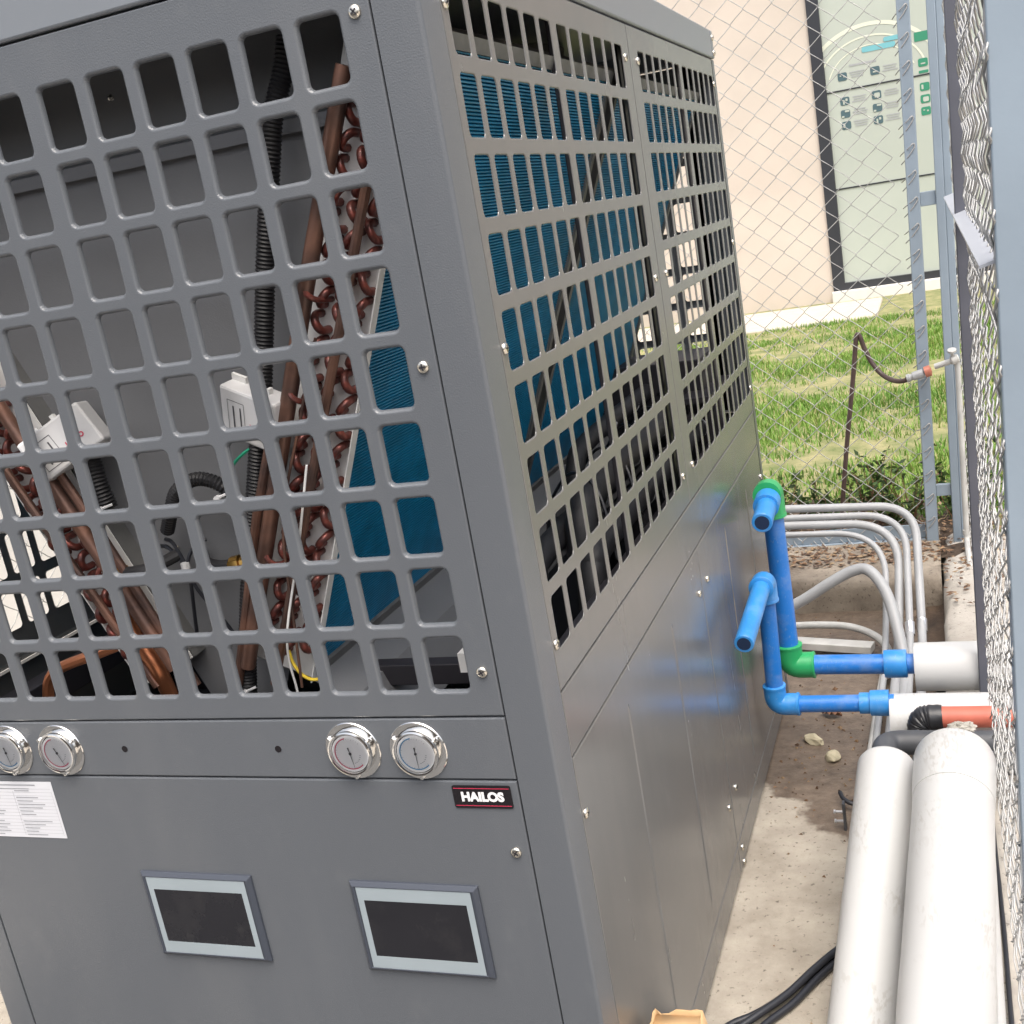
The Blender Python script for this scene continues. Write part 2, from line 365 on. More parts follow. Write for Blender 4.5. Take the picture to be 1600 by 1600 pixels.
def grille(name, fn, U0, U1, V0, V1, uh, vh, m, parent, rc=.0075, fold=.018, thin=False):
    """uh, vh: lists of hole intervals"""
    g = .0014; U0 += g; U1 -= g; V0 += g; V1 -= g; e = .0022
    mb = MB(); lv = [(.0052, 0), (.0036, .0004), (.0017, .0020), (.0004, .0046), (0, .0075)]
    if thin: lv = [(.0022, 0), (.0012, .0002), (.0004, .0008), (0, .0019)]
    ub = [uh[0][0]-.012] + [(a[1]+b[0])/2 for a, b in zip(uh[:-1], uh[1:])] + [uh[-1][1]+.012]
    vb = [vh[0][0]-.011] + [(a[1]+b[0])/2 for a, b in zip(vh[:-1], vh[1:])] + [vh[-1][1]+.011]
    def contour(u0, u1, v0, v1, off, d, k=4):
        r = rc + off; pts = []
        for (cx, cy, a0) in ((u1+off-r, v1+off-r, 0), (u0-off+r, v1+off-r, 90), (u0-off+r, v0-off+r, 180), (u1+off-r, v0-off+r, 270)):
            for i in range(k+1):
                t = R_(a0 + 90*i/k); pts.append(fn(cx + r*math.cos(t), cy + r*math.sin(t), d))
        return pts
    for i, (u0, u1) in enumerate(uh):
        for j, (v0, v1) in enumerate(vh):
            cs = [contour(u0, u1, v0, v1, o, d) for o, d in lv]; n = len(cs[0]); k = n//4
            cor = [fn(ub[i+1], vb[j+1], 0), fn(ub[i], vb[j+1], 0), fn(ub[i], vb[j], 0), fn(ub[i+1], vb[j], 0)]
            fs = []
            for q in range(4):
                for t in range(k-1): fs.append((n+q, q*k+t, q*k+t+1))
                fs.append((n+q, q*k+k-1, ((q+1) % 4)*k, n+(q+1) % 4))
            mb.add(cs[0] + cor, fs)
            for a, b in zip(cs[:-1], cs[1:]):
                mb.add(a + b, [(t, (t+1) % n, n+(t+1) % n, n+t) for t in range(n)])
    def q(a, b, c, d): mb.add([fn(a, c, 0), fn(b, c, 0), fn(b, d, 0), fn(a, d, 0)], [(0,1,2,3)])
    a, b, c, d = U0+e, U1-e, V0+e, V1-e
    q(a, ub[0], c, d); q(ub[-1], b, c, d); q(ub[0], ub[-1], c, vb[0]); q(ub[0], ub[-1], vb[-1], d)
    edge_ring(mb, fn, U0, U1, V0, V1, e, fold)
    me = mb.mesh(name, 0)
    bm = bmesh.new(); bm.from_mesh(me); bmesh.ops.remove_doubles(bm, verts=bm.verts, dist=1e-5)
    bmesh.ops.recalc_face_normals(bm, faces=bm.faces); bm.to_mesh(me); bm.free()
    me.polygons.foreach_set('use_smooth', [True]*len(me.polygons)); me.set_sharp_from_angle(angle=R_(11))
    return link(name, me, m, parent)

# ================================================================== SETTING
rnd = random.Random(5)
def sheet(name, x0, x1, y0, y1, z, m, nx=1, ny=1, zf=None):
    mb = MB(); vs = [(x0+(x1-x0)*i/nx, y0+(y1-y0)*j/ny, zf(x0+(x1-x0)*i/nx, y0+(y1-y0)*j/ny) if zf else z) for j in range(ny+1) for i in range(nx+1)]
    mb.add(vs, [(j*(nx+1)+i, j*(nx+1)+i+1, (j+1)*(nx+1)+i+1, (j+1)*(nx+1)+i) for j in range(ny) for i in range(nx)])
    return struct(mb.build(name, m, None, 60))
sheet('ground', -150, 150, -150, 150, -.06, 'dark_ground')
sheet('yard_paving', -3.6, -1.75, -.9, 13, -.012, 'yard')
sheet('concrete_pad', -1.75, .485, -.10, 2.73, 0, 'pad')
sheet('side_pavement', .60, 14, -8, 3.3, .085, 'pave')
def lawn_z(x, y):
    return .085 - .085*min(1, max(0, (y-3.3)/7)) + .02*noise.noise(Vector((x*1.3, y*1.3, 0)))*min(1, max(0, y-3.3)) 
sheet('lawn', -3.3, 12, 3.3, 12.6, 0, 'lawn', 70, 55, lawn_z)
mb = MB().box(-12, -.10, 11.1, 12.72, -.05, .028); p_ = struct(mb.build('path', 'pave', None, 30, .02))
sheet('soil_strip', -14, 12, 12.6, 13.6, -.01, 'lawn')
# kerb at the back of the pad: rough cast concrete
def kerb(name, x0, x1, y0, y1, z1, m, axis, seed):
    mb = MB(); n = 60; prof = [(0, -.05), (.003, z1*.35), (0, z1*.7), (.008, z1-.02), (.02, z1-.004), (.05, z1), (.5, z1+.004), (1, z1)]
    L = (x1-x0) if axis == 'x' else (y1-y0); W = (y1-y0) if axis == 'x' else (x1-x0); vs = []
    for i in range(n+1):
        for k, (w, z) in enumerate(prof):
            a = i/n*L; b = (w if k < 6 else w*W)
            j = .012*noise.noise(Vector((a*5, b*4+seed, z*12))) + .006*noise.noise(Vector((a*19, b*9+seed, z*30)))
            if k == 7: j = 0
            x, y = (x0+a, y0+b+j) if axis == 'x' else (x0+b+j, y0+a)
            vs.append((x, y, z + j*.5))
    k = len(prof)
    mb.add(vs, [(i*k+t, (i+1)*k+t, (i+1)*k+t+1, i*k+t+1) for i in range(n) for t in range(k-1)])
    return struct(mb.build(name, m, None, 50))
kerb('back_kerb', -3.2, .47, 2.72, 3.30, .125, 'curb', 'x', 0)
kerb('fence_kerb', .475, .64, -3, 3.30, .118, 'curb2', 'y', 7)
sheet('soil_bed', -3.2, .60, 2.94, 3.95, 0, 'soil', 60, 10, lambda x, y: .118 - .03*max(0, y-3.3)/.65*(1+.6*noise.noise(Vector((x*4, 1, 1)))) + .020*noise.noise(Vector((x*6, y*9, 3))) + .012*noise.noise(Vector((x*20, y*20, 3))))
sheet('soil_gutter', .35, .50, 2.0, 2.76, 0, 'soil', 14, 24, lambda x, y: -.004 + max(0, x-.37)*.25 + .006*noise.noise(Vector((x*12, y*12, 8))) + .012*noise.noise(Vector((x*30, y*20, 1))))

# ------------------------------------------------------------------ building across the lawn
WY = 13.2
bld = tag(empty('building', (-.6, WY, 0)), 'cream plastered building with dark framed glass front beyond the lawn', 'building')
MB().box(-14, -.685, WY, WY+.3, -.05, 5.2).build('wall', 'plaster', bld, 0)
MB().box(-.685, 4.0, WY, WY+.3, 3.95, 5.2).build('wall', 'plaster', bld, 0)
MB().box(4.0, 12, WY, WY+.3, -.05, 5.2).build('wall', 'plaster', bld, 0)
MB().box(-.70, 4.02, WY-.10, WY+.25, -.04, .115).build('threshold', 'sill', bld, 0, .008)
fr = MB().box(-.683, -.545, WY-.03, WY+.12, .117, 3.95).box(3.86, 3.998, WY-.03, WY+.12, .117, 3.95).box(-.545, 3.86, WY-.03, WY+.12, .117, .20).box(-.545, 3.86, WY-.03, WY+.12, 3.83, 3.95).build('door_frame', 'door_fr', bld, 0)
panes = []
for (xa, xb) in ((-.543, 1.58), (1.60, 3.858)):
    for (za, zb) in ((.202, 1.298), (1.314, 2.398), (2.414, 3.828)):
        panes.append(MB().box(xa, xb, WY+.02, WY+.034, za, zb).build('glass_pane', 'frost', bld, 0))
for z in (1.306, 2.406):
    MB().box(-.543, 3.858, WY+.012, WY+.05, z-.0075, z+.0075).build('pane_joint', 'door_fr', bld, 0)
def rrect(mb, cx, cz, w, h, y, r, mi=0):
    pts = []
    for (sx, sz, a0) in ((1,1,0),(-1,1,90),(-1,-1,180),(1,-1,270)):
        for i in range(5):
            t = R_(a0+22.5*i); pts.append((cx+sx*(w/2-r)+r*math.cos(t), y, cz+sz*(h/2-r)+r*math.sin(t)))
    mb.add(pts, [tuple(range(len(pts)))], mi)
DY = WY + .016
for k, (x, z, c, sh) in enumerate(((-.353,2.555,'decal_grey',0),(-.35,2.284,'decal_grey',1),(-.355,2.143,'decal_grey',2),(-.355,2.013,'decal_grey',3),(.012,2.553,'decal_grey',4),(.006,2.288,'decal_grey',5),(.005,2.146,'decal_grey',2),(.004,2.011,'decal_grey',1),
        (.535,2.54,'decal_green',4),(.535,2.277,'decal_green',3),(.533,2.145,'decal_green',5),(.53,2.012,'decal_green',0),(.535,2.44,'decal_green',6))):
    pn = panes[2] if z > 2.41 else panes[1]
    mb = MB(); rrect(mb, x, z, .105, .09 if sh != 6 else .03, DY, .02 if sh != 6 else .01)
    if sh == 1: rrect(mb, x-.012, z-.012, .02, .05, DY-.003, .005, 1); rrect(mb, x+.02, z+.012, .024, .028, DY-.003, .006, 1)
    if sh == 2: rrect(mb, x+.02, z+.028, .05, .022, DY-.003, .006, 1); rrect(mb, x-.03, z-.03, .03, .02, DY-.003, .005, 1)
    if sh == 3: rrect(mb, x-.025, z, .022, .05, DY-.003, .006, 1)
    if sh == 5: rrect(mb, x+.006, z-.004, .062, .052, DY-.003, .012, 1)
    if sh == 0: rrect(mb, x+.02, z, .02, .02, DY-.003, .008, 1); rrect(mb, x-.02, z+.012, .02, .012, DY-.003, .005, 1)
    if sh == 4: rrect(mb, x, z-.012, .05, .014, DY-.003, .004, 1)
    mb.build('icon', [c, 'frost'], pn, 0)
    if c == 'decal_grey':
        ml = MB()
        for q in range(3): rrect(ml, x+.165, z+.03-.026*q, .17-.04*((q*7+k) % 3)/2, .011, DY, .003)
        ml.build('caption_line', 'ink_grey', pn, 0)
mb = MB(); rrect(mb, .07, 2.80, .37, .06, DY, .02); rrect(mb, .22, 2.865, .18, .05, DY-.002, .02); mb.build('banner', 'decal_teal', panes[2], 0)
mb = MB(); rrect(mb, .54, 2.82, .16, .10, DY, .01); mb.build('icon', 'decal_green', panes[2], 0)
for (rad, th) in ((.78, .05), (.62, .022), (.50, .014)):  # pale concentric arcs over the upper pane
    mb = MB(); vs = []
    for i in range(41):
        t = R_(18 + 144*i/40)
        for r in (rad, rad-th): vs.append((-.03 + r*math.cos(t), DY+.001, 2.42 + r*.86*math.sin(t)))
    mb.add(vs, [(2*i, 2*i+1, 2*i+3, 2*i+2) for i in range(40)]); mb.build('arc_stripe', 'pale_arc', panes[2], 0)
mb = MB(); rrect(mb, -.12, 2.66, .30, .02, DY, .004); mb.build('caption_line', 'ink_grey', panes[2], 0)

wl_ = tag(empty('plain_wall', (-3.4, 2, 0)), 'pale rendered boundary wall glimpsed through the left of the unit', 'wall')
MB().box(-3.6, -3.4, -2.0, 12.5, -.05, 2.6).build('wall', 'white_wall', wl_, 0, .01)
MB().box(-3.64, -3.36, -2.03, 12.5, 2.602, 2.68).build('coping', 'sill', wl_, 0, .01)
w2_ = tag(empty('plain_wall', (-1, -4.6, 0)), 'unseen brown wall added to darken the front of the grey unit', 'wall')
MB().box(-9, 5, -4.8, -4.6, -.06, 2.15).build('wall', 'shading_wall', w2_, 0, .01)  # added behind the camera, unseen, to darken the front panels and screens
MB().box(-9, 5, -4.84, -4.56, 2.152, 2.22).build('coping', 'sill', w2_, 0, .01)
# ------------------------------------------------------------------ chain-link fences
LEAN = .0225      # the whole run leans a little
PH, AM = .092, .0262
def wire_mesh(height, z0, r=.0016):
    def mk(sign):
        pts = []; n = int(height/(PH/2)); k = 0
        for i in range(n+1):
            s = sign if i % 2 == 0 else -sign
            z = z0 + i*PH/2
            pts.append((s*AM*.86, .0, z-PH*.055)); pts.append((s*AM, -.0022*sign*s, z)); pts.append((s*AM*.86, .0, z+PH*.055))
            pts.append((0, .0042*s*sign, z+PH/4))
        mb = MB().tube(pts, r, 5)
        return mb.mesh('wire', 80)
    return mk(1), mk(-1)
def fence(name, label, p0, p1, z0, z1, seed, wires=True):
    """straight run of mesh from p0 to p1; returns the empty"""
    p0 = Vector((*p0, 0)); p1 = Vector((*p1, 0)); d = (p1-p0); L = d.length; ang = math.atan2(d.y, d.x)
    root = tag(empty(name, p0), label, 'fence')
    root.rotation_euler = (0, 0, ang)
    a, b = wire_mesh(z1-z0, z0); n = int(L/(2*AM*.985)); rr = random.Random(seed)
    for i in range(n):
        me = a if i % 2 == 0 else b
        if not me.materials: me.materials.append(M['wire'])
        o = bpy.data.objects.new('wire', me); col.objects.link(o); o.parent = root
        o.location = ((i+.5)*2*AM*.985, .002*rr.uniform(-1, 1), .002*rr.uniform(-1, 1))
    return root
def post(root, pts_xy, z0, z1, m, name='post', prof='angle', w=.045, lean=(LEAN, 0), bev=.003, rot=0):
    """angle-iron or box post as a child of root; pts in world"""
    x, y = pts_xy; mb = MB(); t = .005
    if prof == 'angle':
        sh = [(0,0),(w,0),(w,t),(t,t),(t,w),(0,w)]
    elif prof == 'round':
        sh = [(w/2*math.cos(k*math.pi/8), w/2*math.sin(k*math.pi/8)) for k in range(16)]
    else: sh = [(0,0),(w,0),(w,w),(0,w)]
    c, s = math.cos(rot), math.sin(rot)
    vs = [(x+lean[0]*z+a*c-b*s, y+lean[1]*z+a*s+b*c, z) for z in (z0, z1) for a, b in sh]; n = len(sh)
    mb.add(vs, [(k, (k+1) % n, n+(k+1) % n, n+k) for k in range(n)] + [tuple(range(n-1,-1,-1)), tuple(range(n, 2*n))])
    return mb.build(name, m, root, 40, bev)
FE = 3.14
end_f = fence('chain_link_fence', 'chain link fence across the end of the yard, behind the blue pipes', (-3.1, FE), (.455, FE), .145, 2.75, 1)
post(end_f, (.418, FE-.028), .12, 2.8, 'fence', w=.044, prof='box')
post(end_f, (-1.2, FE+.004), .12, 2.8, 'fence', w=.044, prof='box'); post(end_f, (-2.9, FE+.004), .12, 2.8, 'fence', w=.044, prof='box')
MB().box(-3.1, .418, FE-.006, FE+.035, .122, .130).box(-3.1, .418, FE+.012, FE+.018, .130, .185).build('rail', 'fence', end_f, 0, .002)
MB().box(-3.1, .46, FE-.02, FE+.02, 2.72, 2.76).build('rail', 'fence', end_f, 0, .002)
hook = MB().tube(smooth_path([(-.022,.02,.0),(-.012,-.012,.008),(.012,-.034,.024),(.026,-.034,.036),(.030,-.03,.026),(.018,-.031,.008),(.0,-.026,-.012),(-.02,-.002,-.03)], 4), .0019, 6).mesh('mesh_tie', 80)
hook.materials.append(M['wire'])
for i in range(27):
    z = .19 + i*PH; o = bpy.data.objects.new('mesh_tie', hook); col.objects.link(o); o.parent = end_f
    o.matrix_parent_inverse = world_of(end_f).inverted(); o.location = (.418+.006+LEAN*z, FE, z)
for i in range(14):
    z = .135; o = bpy.data.objects.new('mesh_tie', hook); col.objects.link(o); o.parent = end_f
    o.matrix_parent_inverse = world_of(end_f).inverted(); o.location = (.33-i*.105, FE+.01, z); o.rotation_euler = (0, 1.35, 0); o.scale = (.8,.8,.8)

# right-hand run: two mesh panels leaning slightly outwards
def lean_obj(o):
    o.rotation_euler = Matrix.Rotation(LEAN, 3, 'Y').to_euler() if False else o.rotation_euler
FX = .578
def right_fence(name, label, y0, y1, zb, seed, zt=2.7):
    r = fence(name, label, (FX+LEAN*zb, y0), (FX+LEAN*zb, y1), 0, zt-zb, seed)
    # local frame: x along +y, y along -x, z up ; lean about the run direction
    r.location.z = zb
    r.rotation_euler = (math.atan(.0185), 0, math.pi/2)
    return r
near_f = right_fence('chain_link_fence', 'chain link panel seen almost edge on between the near post and the dark bar', .16, 1.60, .15, 2)
far_f = right_fence('chain_link_fence', 'narrow far chain link panel between the dark bar and the corner post', 1.66, 3.08, .16, 3)
bpy.context.view_layer.update()
# posts
post(near_f, (FX-.001, .150), .0, 2.8, 'fence', name='post', w=.055, prof='angle', rot=0, lean=(.018, .01))
post(far_f, (.557, 1.60), .135, 2.8, 'fence_dk', w=.040, prof='angle', rot=0, lean=(.018, 0))
cr = tag(empty('corner_post', (.53, FE-.03, .06)), 'blue grey steel corner post right of the end fence with short link bars', 'post')
post(cr, (.515, FE-.03), .06, 2.8, 'fence', w=.030, prof='box'); post(cr, (.545, FE-.02), .06, 2.8, 'fence', w=.026, prof='box')
for (z, h) in ((1.41, .05), (.325, .045)):
    x0 = .462+LEAN*z-.0; MB().box(x0+.0, .515+LEAN*z, FE-.018, FE+.004, z-h/2, z+h/2).build('link_bar', 'fence', cr, 0, .002)
# flat brace across the right-hand run, coloured pale for sky light on top
b0, b1 = Vector((.590, 3.0, 1.415)), Vector((.604, .20, 1.432))
mb = MB(); vs = []
for p in (b0, b1):
    for (dx, dz) in ((-.019, -.004), (.019, .006), (.019, .002), (-.019, -.008)): vs.append(p + Vector((dx, 0, dz)))
mb.add(vs, [(0,1,5,4),(1,2,6,5),(2,3,7,6),(3,0,4,7),(0,3,2,1),(4,5,6,7)])
M['brace'] = mat('sky_lit_brace', (.42, .44, .48), .4)  # paler than the posts, sky light put into the colour
o = mb.build('brace', 'brace', far_f, 0)
left_f = fence('chain_link_fence', 'chain link fence on the far side of the grey unit, glimpsed through it', (-2.15, -1.0), (-2.15, 3.1), .05, 2.25, 4)
for y in (-.2, 1.6): post(left_f, (-2.15, y), 0, 2.8, 'fence', w=.04, prof='box', lean=(0,0))

# ================================================================== HEAT PUMP UNIT
W, Dp, H = 1.166, 2.03, 1.985
unit = tag(empty('heat_pump_unit', (-W/2, Dp/2, 0)), 'large grey slotted heat pump unit with gauges, two screens and blue coils inside', 'heat pump')
fF = lambda u, v, d: (u, d, v)                 # front
fS = lambda u, v, d: (-d, u, v)                # right side
fB = lambda u, v, d: (u, Dp-d, v)              # back
fL = lambda u, v, d: (-W+d, u, v)              # left side
ZB, Z1, Z2, ZC = .0, .829, .927, 1.909
rows_f = [(.967+.1*i, .967+.1*i+.0784) for i in range(9)]
rows_s = [(.987+.0997*i, .987+.0997*i+.0777) for i in range(9)]
cf = [(-.1075-.0560-.0795*i, -.1075-.0795*i) for i in range(6)] + [(-.5951-.0560-.0795*i, -.5951-.0795*i) for i in range(6)]
cf = sorted(cf)
cs1 = [(.0900+.0732*i+(.0142 if i >= 6 else 0), .0900+.0560+.0732*i+(.0142 if i >= 6 else 0)) for i in range(12)]
cs2 = [(a+1.006, b+1.006) for a, b in cs1]
# corner posts (L sections with a small outer radius)
def corner(name, x, y, sx, sy, w1, w2):
    mb = MB(); r = .006; t = .03; pts = [(x+sx*w1, y)]
    for k in range(6):
        a = R_(90*k/5); pts.append((x+sx*(r-r*math.sin(a)), y+sy*(r-r*math.cos(a))))
    pts += [(x, y+sy*w2), (x+sx*t, y+sy*w2), (x+sx*t, y+sy*t), (x+sx*w1, y+sy*t)]
    n = len(pts)
    mb.add([(a, b, z) for z in (.0, ZC-.0015) for a, b in pts], [(k, (k+1) % n, n+(k+1) % n, n+k) for k in range(n)] + [tuple(range(n)), tuple(range(n, 2*n))])
    return mb.build(name, 'paint', unit, 30)
corner('corner_post', 0, 0, -1, 1, .0606, .0636); corner('corner_post', -W, 0, 1, 1, .0606, .0636)
corner('corner_post', 0, Dp, -1, -1, .0606, .048); corner('corner_post', -W, Dp, 1, -1, .0606, .048)
XR, XL = -.062, -1.104
front_g = grille('front_grille', fF, XL, XR, Z2, ZC, cf, rows_f, 'paint', unit)
back_g = grille('back_grille', fB, XL, XR, Z2, ZC, cf, rows_f, 'paint', unit)
SY0, SYM, SY1 = .065, 1.021, Dp-.048
sg1 = grille('side_grille', fS, SY0, SYM, Z2+.004, ZC, cs1, rows_s, 'paint_side', unit, thin=True)
sg2 = grille('side_grille', fS, SYM, SY1, Z2+.004, ZC, cs2[:], rows_s, 'paint_side', unit, thin=True) if cs2[-1][1] < SY1-.013 else grille('side_grille', fS, SYM, SY1+.012, Z2+.004, ZC, cs2, rows_s, 'paint_side', unit, thin=True)
lg1 = grille('side_grille', fL, SY0, SYM, Z2+.004, ZC, cs1, rows_s, 'paint_side', unit, thin=True)
lg2 = grille('side_grille', fL, SYM, SY1, Z2+.004, ZC, [(a-.012, b-.012) for a, b in cs2], rows_s, 'paint_side', unit, thin=True)
gp = panel('gauge_panel', fF, XL, XR, Z1, Z2, 'paint', unit)
def crease(us, v0, v1, d):
    uc = []; 
    for u in us: uc += [u-.004, u, u+.004]
    vc = [v0-.01, v0, v1, v1+.01]
    return dict(uc=uc, vc=vc, dep=lambda u, v: d if any(abs(u-k) < 1e-6 for k in us) and v0-1e-6 <= v <= v1+1e-6 else 0)
lp = panel('lower_front_panel', fF, XL, XR, .085, Z1, 'paint', unit, **crease([-.405], .12, .76, .0004))
panel('base_rail', fF, XL, XR, .011, .085, 'paint', unit)
panel('side_band', fS, SY0, SY1+.012, Z1, Z2+.004, 'paint_side', unit)
sl1 = panel('lower_side_panel', fS, SY0, SYM, .085, Z1, 'paint_side', unit, **crease([.36, .715], .15, .76, -.0016))
sl2 = panel('lower_side_panel', fS, SYM, SY1+.012, .085, Z1, 'paint_side', unit, **crease([1.35, 1.70], .15, .76, -.0016))
panel('base_rail', fS, SY0, SYM, .011, .085, 'paint_side', unit); panel('base_rail', fS, SYM, SY1+.012, .011, .085, 'paint_side', unit)
panel('lower_side_panel', fL, SY0, SY1, 0, Z2, 'paint_side', unit); panel('lower_back_panel', fB, XL, XR, 0, Z2, 'paint', unit)
# cap round the top, slightly proud, and the top sheet
g = .003
capmb = MB().box(-W-g, g, -g, .03, ZC+.002, H).box(-W-g, g, Dp-.03, Dp+g, ZC+.002, H).box(-.03, g, .03, Dp-.03, ZC+.002, H).box(-W-g, -W+.03, .03, Dp-.03, ZC+.002, H)
capmb.build('top_cap', 'cap', unit, 30, .004)
MB().box(-W+.03, -.03, .03, Dp-.03, H-.022, H-.004).build('top_sheet', 'cap', unit, 0)
# black fan deck under the top
MB().box(-W+.06, -.10, .26, .98, 1.845, 1.86).box(-W+.06, -.10, 1.06, 1.62, 1.845, 1.86).build('fan_deck', 'dark_frame', unit, 0)
for k in range(2):   # fan cowls seen only as dark drums inside
    mb = MB(); cy = .55 + .9*k; vs = []
    for i in range(32):
        a = 2*math.pi*i/32
        for z, r in ((1.862, .30), (1.955, .32)): vs.append((-W/2+r*math.cos(a), cy+r*math.sin(a), z))
    mb.add(vs, [(2*i, (2*i+2) % 64, (2*i+3) % 64, 2*i+1) for i in range(32)]); mb.build('fan_ring', 'dark_frame', unit, 60)
# floor, inner posts and rails
MB().box(-W+.035, -.035, .035, Dp-.035, .03, .05).build('floor_sheet', 'dark_frame', unit, 0)
for (x, y, w) in ((-.032, .622, .014), (-.032, 1.060, .028), (-.032, 1.640, .014), (-1.134, .622, .014), (-1.134, 1.06, .028), (-1.134, 1.64, .014)):
    MB().box(x-.006, x+.006, y-w, y+w, .05, 1.90).build('inner_post', 'dark_frame', unit, 0, .002)
for (x, z) in ((-.07, .90), (-1.10, .90)):
    MB().box(x-.025, x+.025, .04, Dp-.04, z-.05, z).build('inner_rail', 'dark_frame', unit, 0, .002)
MB().box(-1.07, -.10, .05, .085, .86, .925).build('inner_rail', 'paint_in', unit, 0, .002)
MB().box(-1.07, -.10, 1.0, 1.03, .86, .92).build('inner_rail', 'dark_frame', unit, 0, .002)
MB().box(-.80, -.12, .17, .20, .90, .935).build('inner_rail', 'dark_frame', unit, 0, .002)

# coils: section in x-z, run along y
CX = -.558
PT, PB = Vector((-.043, 1.805)), Vector((-.397, .975))
sd = (PB-PT).normalized(); nd = Vector((-sd.y, sd.x)); nd = nd if nd.x > 0 else -nd      # outward
TH = .090
ubend = None
def coil(y0, y1, mirror, ends):
    mx = (lambda x: 2*CX-x) if mirror else (lambda x: x)
    L = (PB-PT).length; n = int(L/.0052); mb = MB(); prof = []
    for i in range(n):
        a = PT + sd*(L*i/n); b = PT + sd*(L*(i+.45)/n); c = PT + sd*(L*(i+.5)/n)
        prof += [a, a+nd*-.0, b, c-nd*.009]
    prof = [p for k, p in enumerate(prof) if k % 4 != 1]
    prof += [PB, PB-nd*TH, PT-nd*TH]
    m = len(prof)
    mb.add([(mx(p.x), y, p.y) for y in (y0, y1) for p in prof], [(k, (k+1) % m, m+(k+1) % m, m+k) for k in range(m)] + [tuple(range(m)), tuple(range(m, 2*m))])
    root = mb.build('coil', 'blue_fin', unit, 20)
    # channels along the top and bottom edges
    for P, s in ((PT, -1), (PB, 1)):
        q = [P + sd*s*.001 + nd*.006, P + sd*s*.022 + nd*.006, P + sd*s*.022 - nd*(TH+.006), P + sd*s*.001 - nd*(TH+.006)]
        MB().add([(mx(p.x), y, p.y) for y in (y0-.002, y1+.002) for p in q], [(0,1,5,4),(1,2,6,5),(2,3,7,6),(3,0,4,7),(0,3,2,1),(4,5,6,7)]).build('channel', 'galv_shade', root, 0)
    for (ye, sg) in ends:
        pl = MB(); A, B = PT - sd*.02, PB + sd*.02
        q = [A + nd*.004, B + nd*.004, B - nd*(TH+.012), A - nd*(TH+.012)]
        pl.add([(mx(p.x), y, p.y) for y in (ye, ye+sg*.0018) for p in q], [(0,1,5,4),(1,2,6,5),(2,3,7,6),(3,0,4,7),(0,3,2,1),(4,5,6,7)])
        q = [A + nd*.0052, B + nd*.0052, B + nd*.0036, A + nd*.0036]
        pl.add([(mx(p.x), y, p.y) for y in (ye, ye+sg*.017) for p in q], [(0,1,5,4),(1,2,6,5),(2,3,7,6),(3,0,4,7),(0,3,2,1),(4,5,6,7)])
        if sg < 0 and ye < .5:
            q = [A - nd*(TH+.0100), B - nd*(TH+.0100), B - nd*(TH+.0122), A - nd*(TH+.0122)]
            MB().add([(mx(p.x), y, p.y) for y in (ye+.002, .121) for p in q], [(0,1,5,4),(1,2,6,5),(2,3,7,6),(3,0,4,7),(0,3,2,1),(4,5,6,7)]).build('inner_flange', 'galv_shade', root, 0)
        pl.build('end_plate', 'galv' if ye < .5 else 'galv_shade', root, 0)
    return root
def return_bends(root, ye, mirror, seed):
    rr = random.Random(seed); mx = (lambda x: 2*CX-x) if mirror else (lambda x: x)
    L = (PB-PT).length
    mb = MB(); R0 = .0122
    pts = [(R0, 0, 0), (R0, -.012, 0)] + [(R0*math.cos(t), -.012-R0*1.0*math.sin(t), 0) for t in [math.pi*k/8 for k in range(1, 8)]] + [(-R0, -.012, 0), (-R0, 0, 0)]
    ub = mb.tube(pts, .0060, 8).mesh('return_bend', 60); ub.materials.append(M['copper_red'])
    ang0 = math.atan2(sd.y, mx(sd.x)-mx(0))
    for r, off in ((0, .013), (1, .041), (2, .069)):
        s = .030 + .017*(r % 2); k = 0
        while s < L-.025:
            p = PT + sd*s - nd*off
            o = bpy.data.objects.new('return_bend', ub); col.objects.link(o); o.parent = root
            o.location = (mx(p.x), ye, p.y); o.rotation_euler = (rr.uniform(-.06, .06), -ang0 + (.42 if (k+r) % 2 else -.55)*(-1 if mirror else 1) + rr.uniform(-.1, .1), 0)
            o.scale = (1, rr.uniform(.9, 1.1), 1)
            s += .0345; k += 1
Y0 = .085
cR = coil(Y0, .985, False, [(Y0-.002, -1), (.986, 1)]); cL = coil(Y0, .985, True, [(Y0-.002, -1)])
cR2 = coil(1.075, 1.90, False, [(1.072, -1), (1.902, 1)]); cL2 = coil(1.075, 1.90, True, [])
return_bends(cR, Y0-.004, False, 1); return_bends(cL, Y0-.004, True, 2)
# manifold pipes in front of the end plates
def headers(root, mirror):
    mx = (lambda x: 2*CX-x) if mirror else (lambda x: x)
    def pt(s, off, y): p = PT + sd*s - nd*off; return (mx(p.x), y, p.y)
    L = (PB-PT).length
    MB().tube([pt(.045, .078, .046), pt(L*.36, .086, .044), pt(L+.02, .094, .046)], .0115, 12).build('manifold_pipe', 'copper', root)
    MB().tube([pt(.16, .022, .044), pt(L*.6, .032, .040), pt(L+.03, .044, .044)], .0070, 10).build('manifold_pipe', 'copper', root)
    MB().tube([pt(L*.55, .108, .050), pt(L*.75, .114, .048), pt(L+.06, .108, .050)], .0075, 10).build('manifold_pipe', 'copper', root)
    for s in (.36, .52, .68, .80):
        MB().tube(smooth_path([pt(L*s, .092, .046), pt(L*s+.010, .080, .036), pt(L*s+.016, .068, .046), pt(L*s+.018, .064, .084)], 4), .0042, 8).build('feeder_tube', 'copper_red', root)
headers(cR, False); headers(cL, True)
MB().tube(smooth_path([(-.245,.03,1.47),(-.30,.035,1.36),(-.36,.03,1.22),(-.385,.035,1.06),(-.40,.04,.96)], 6), .0022, 6).build('capillary', 'copper', unit)
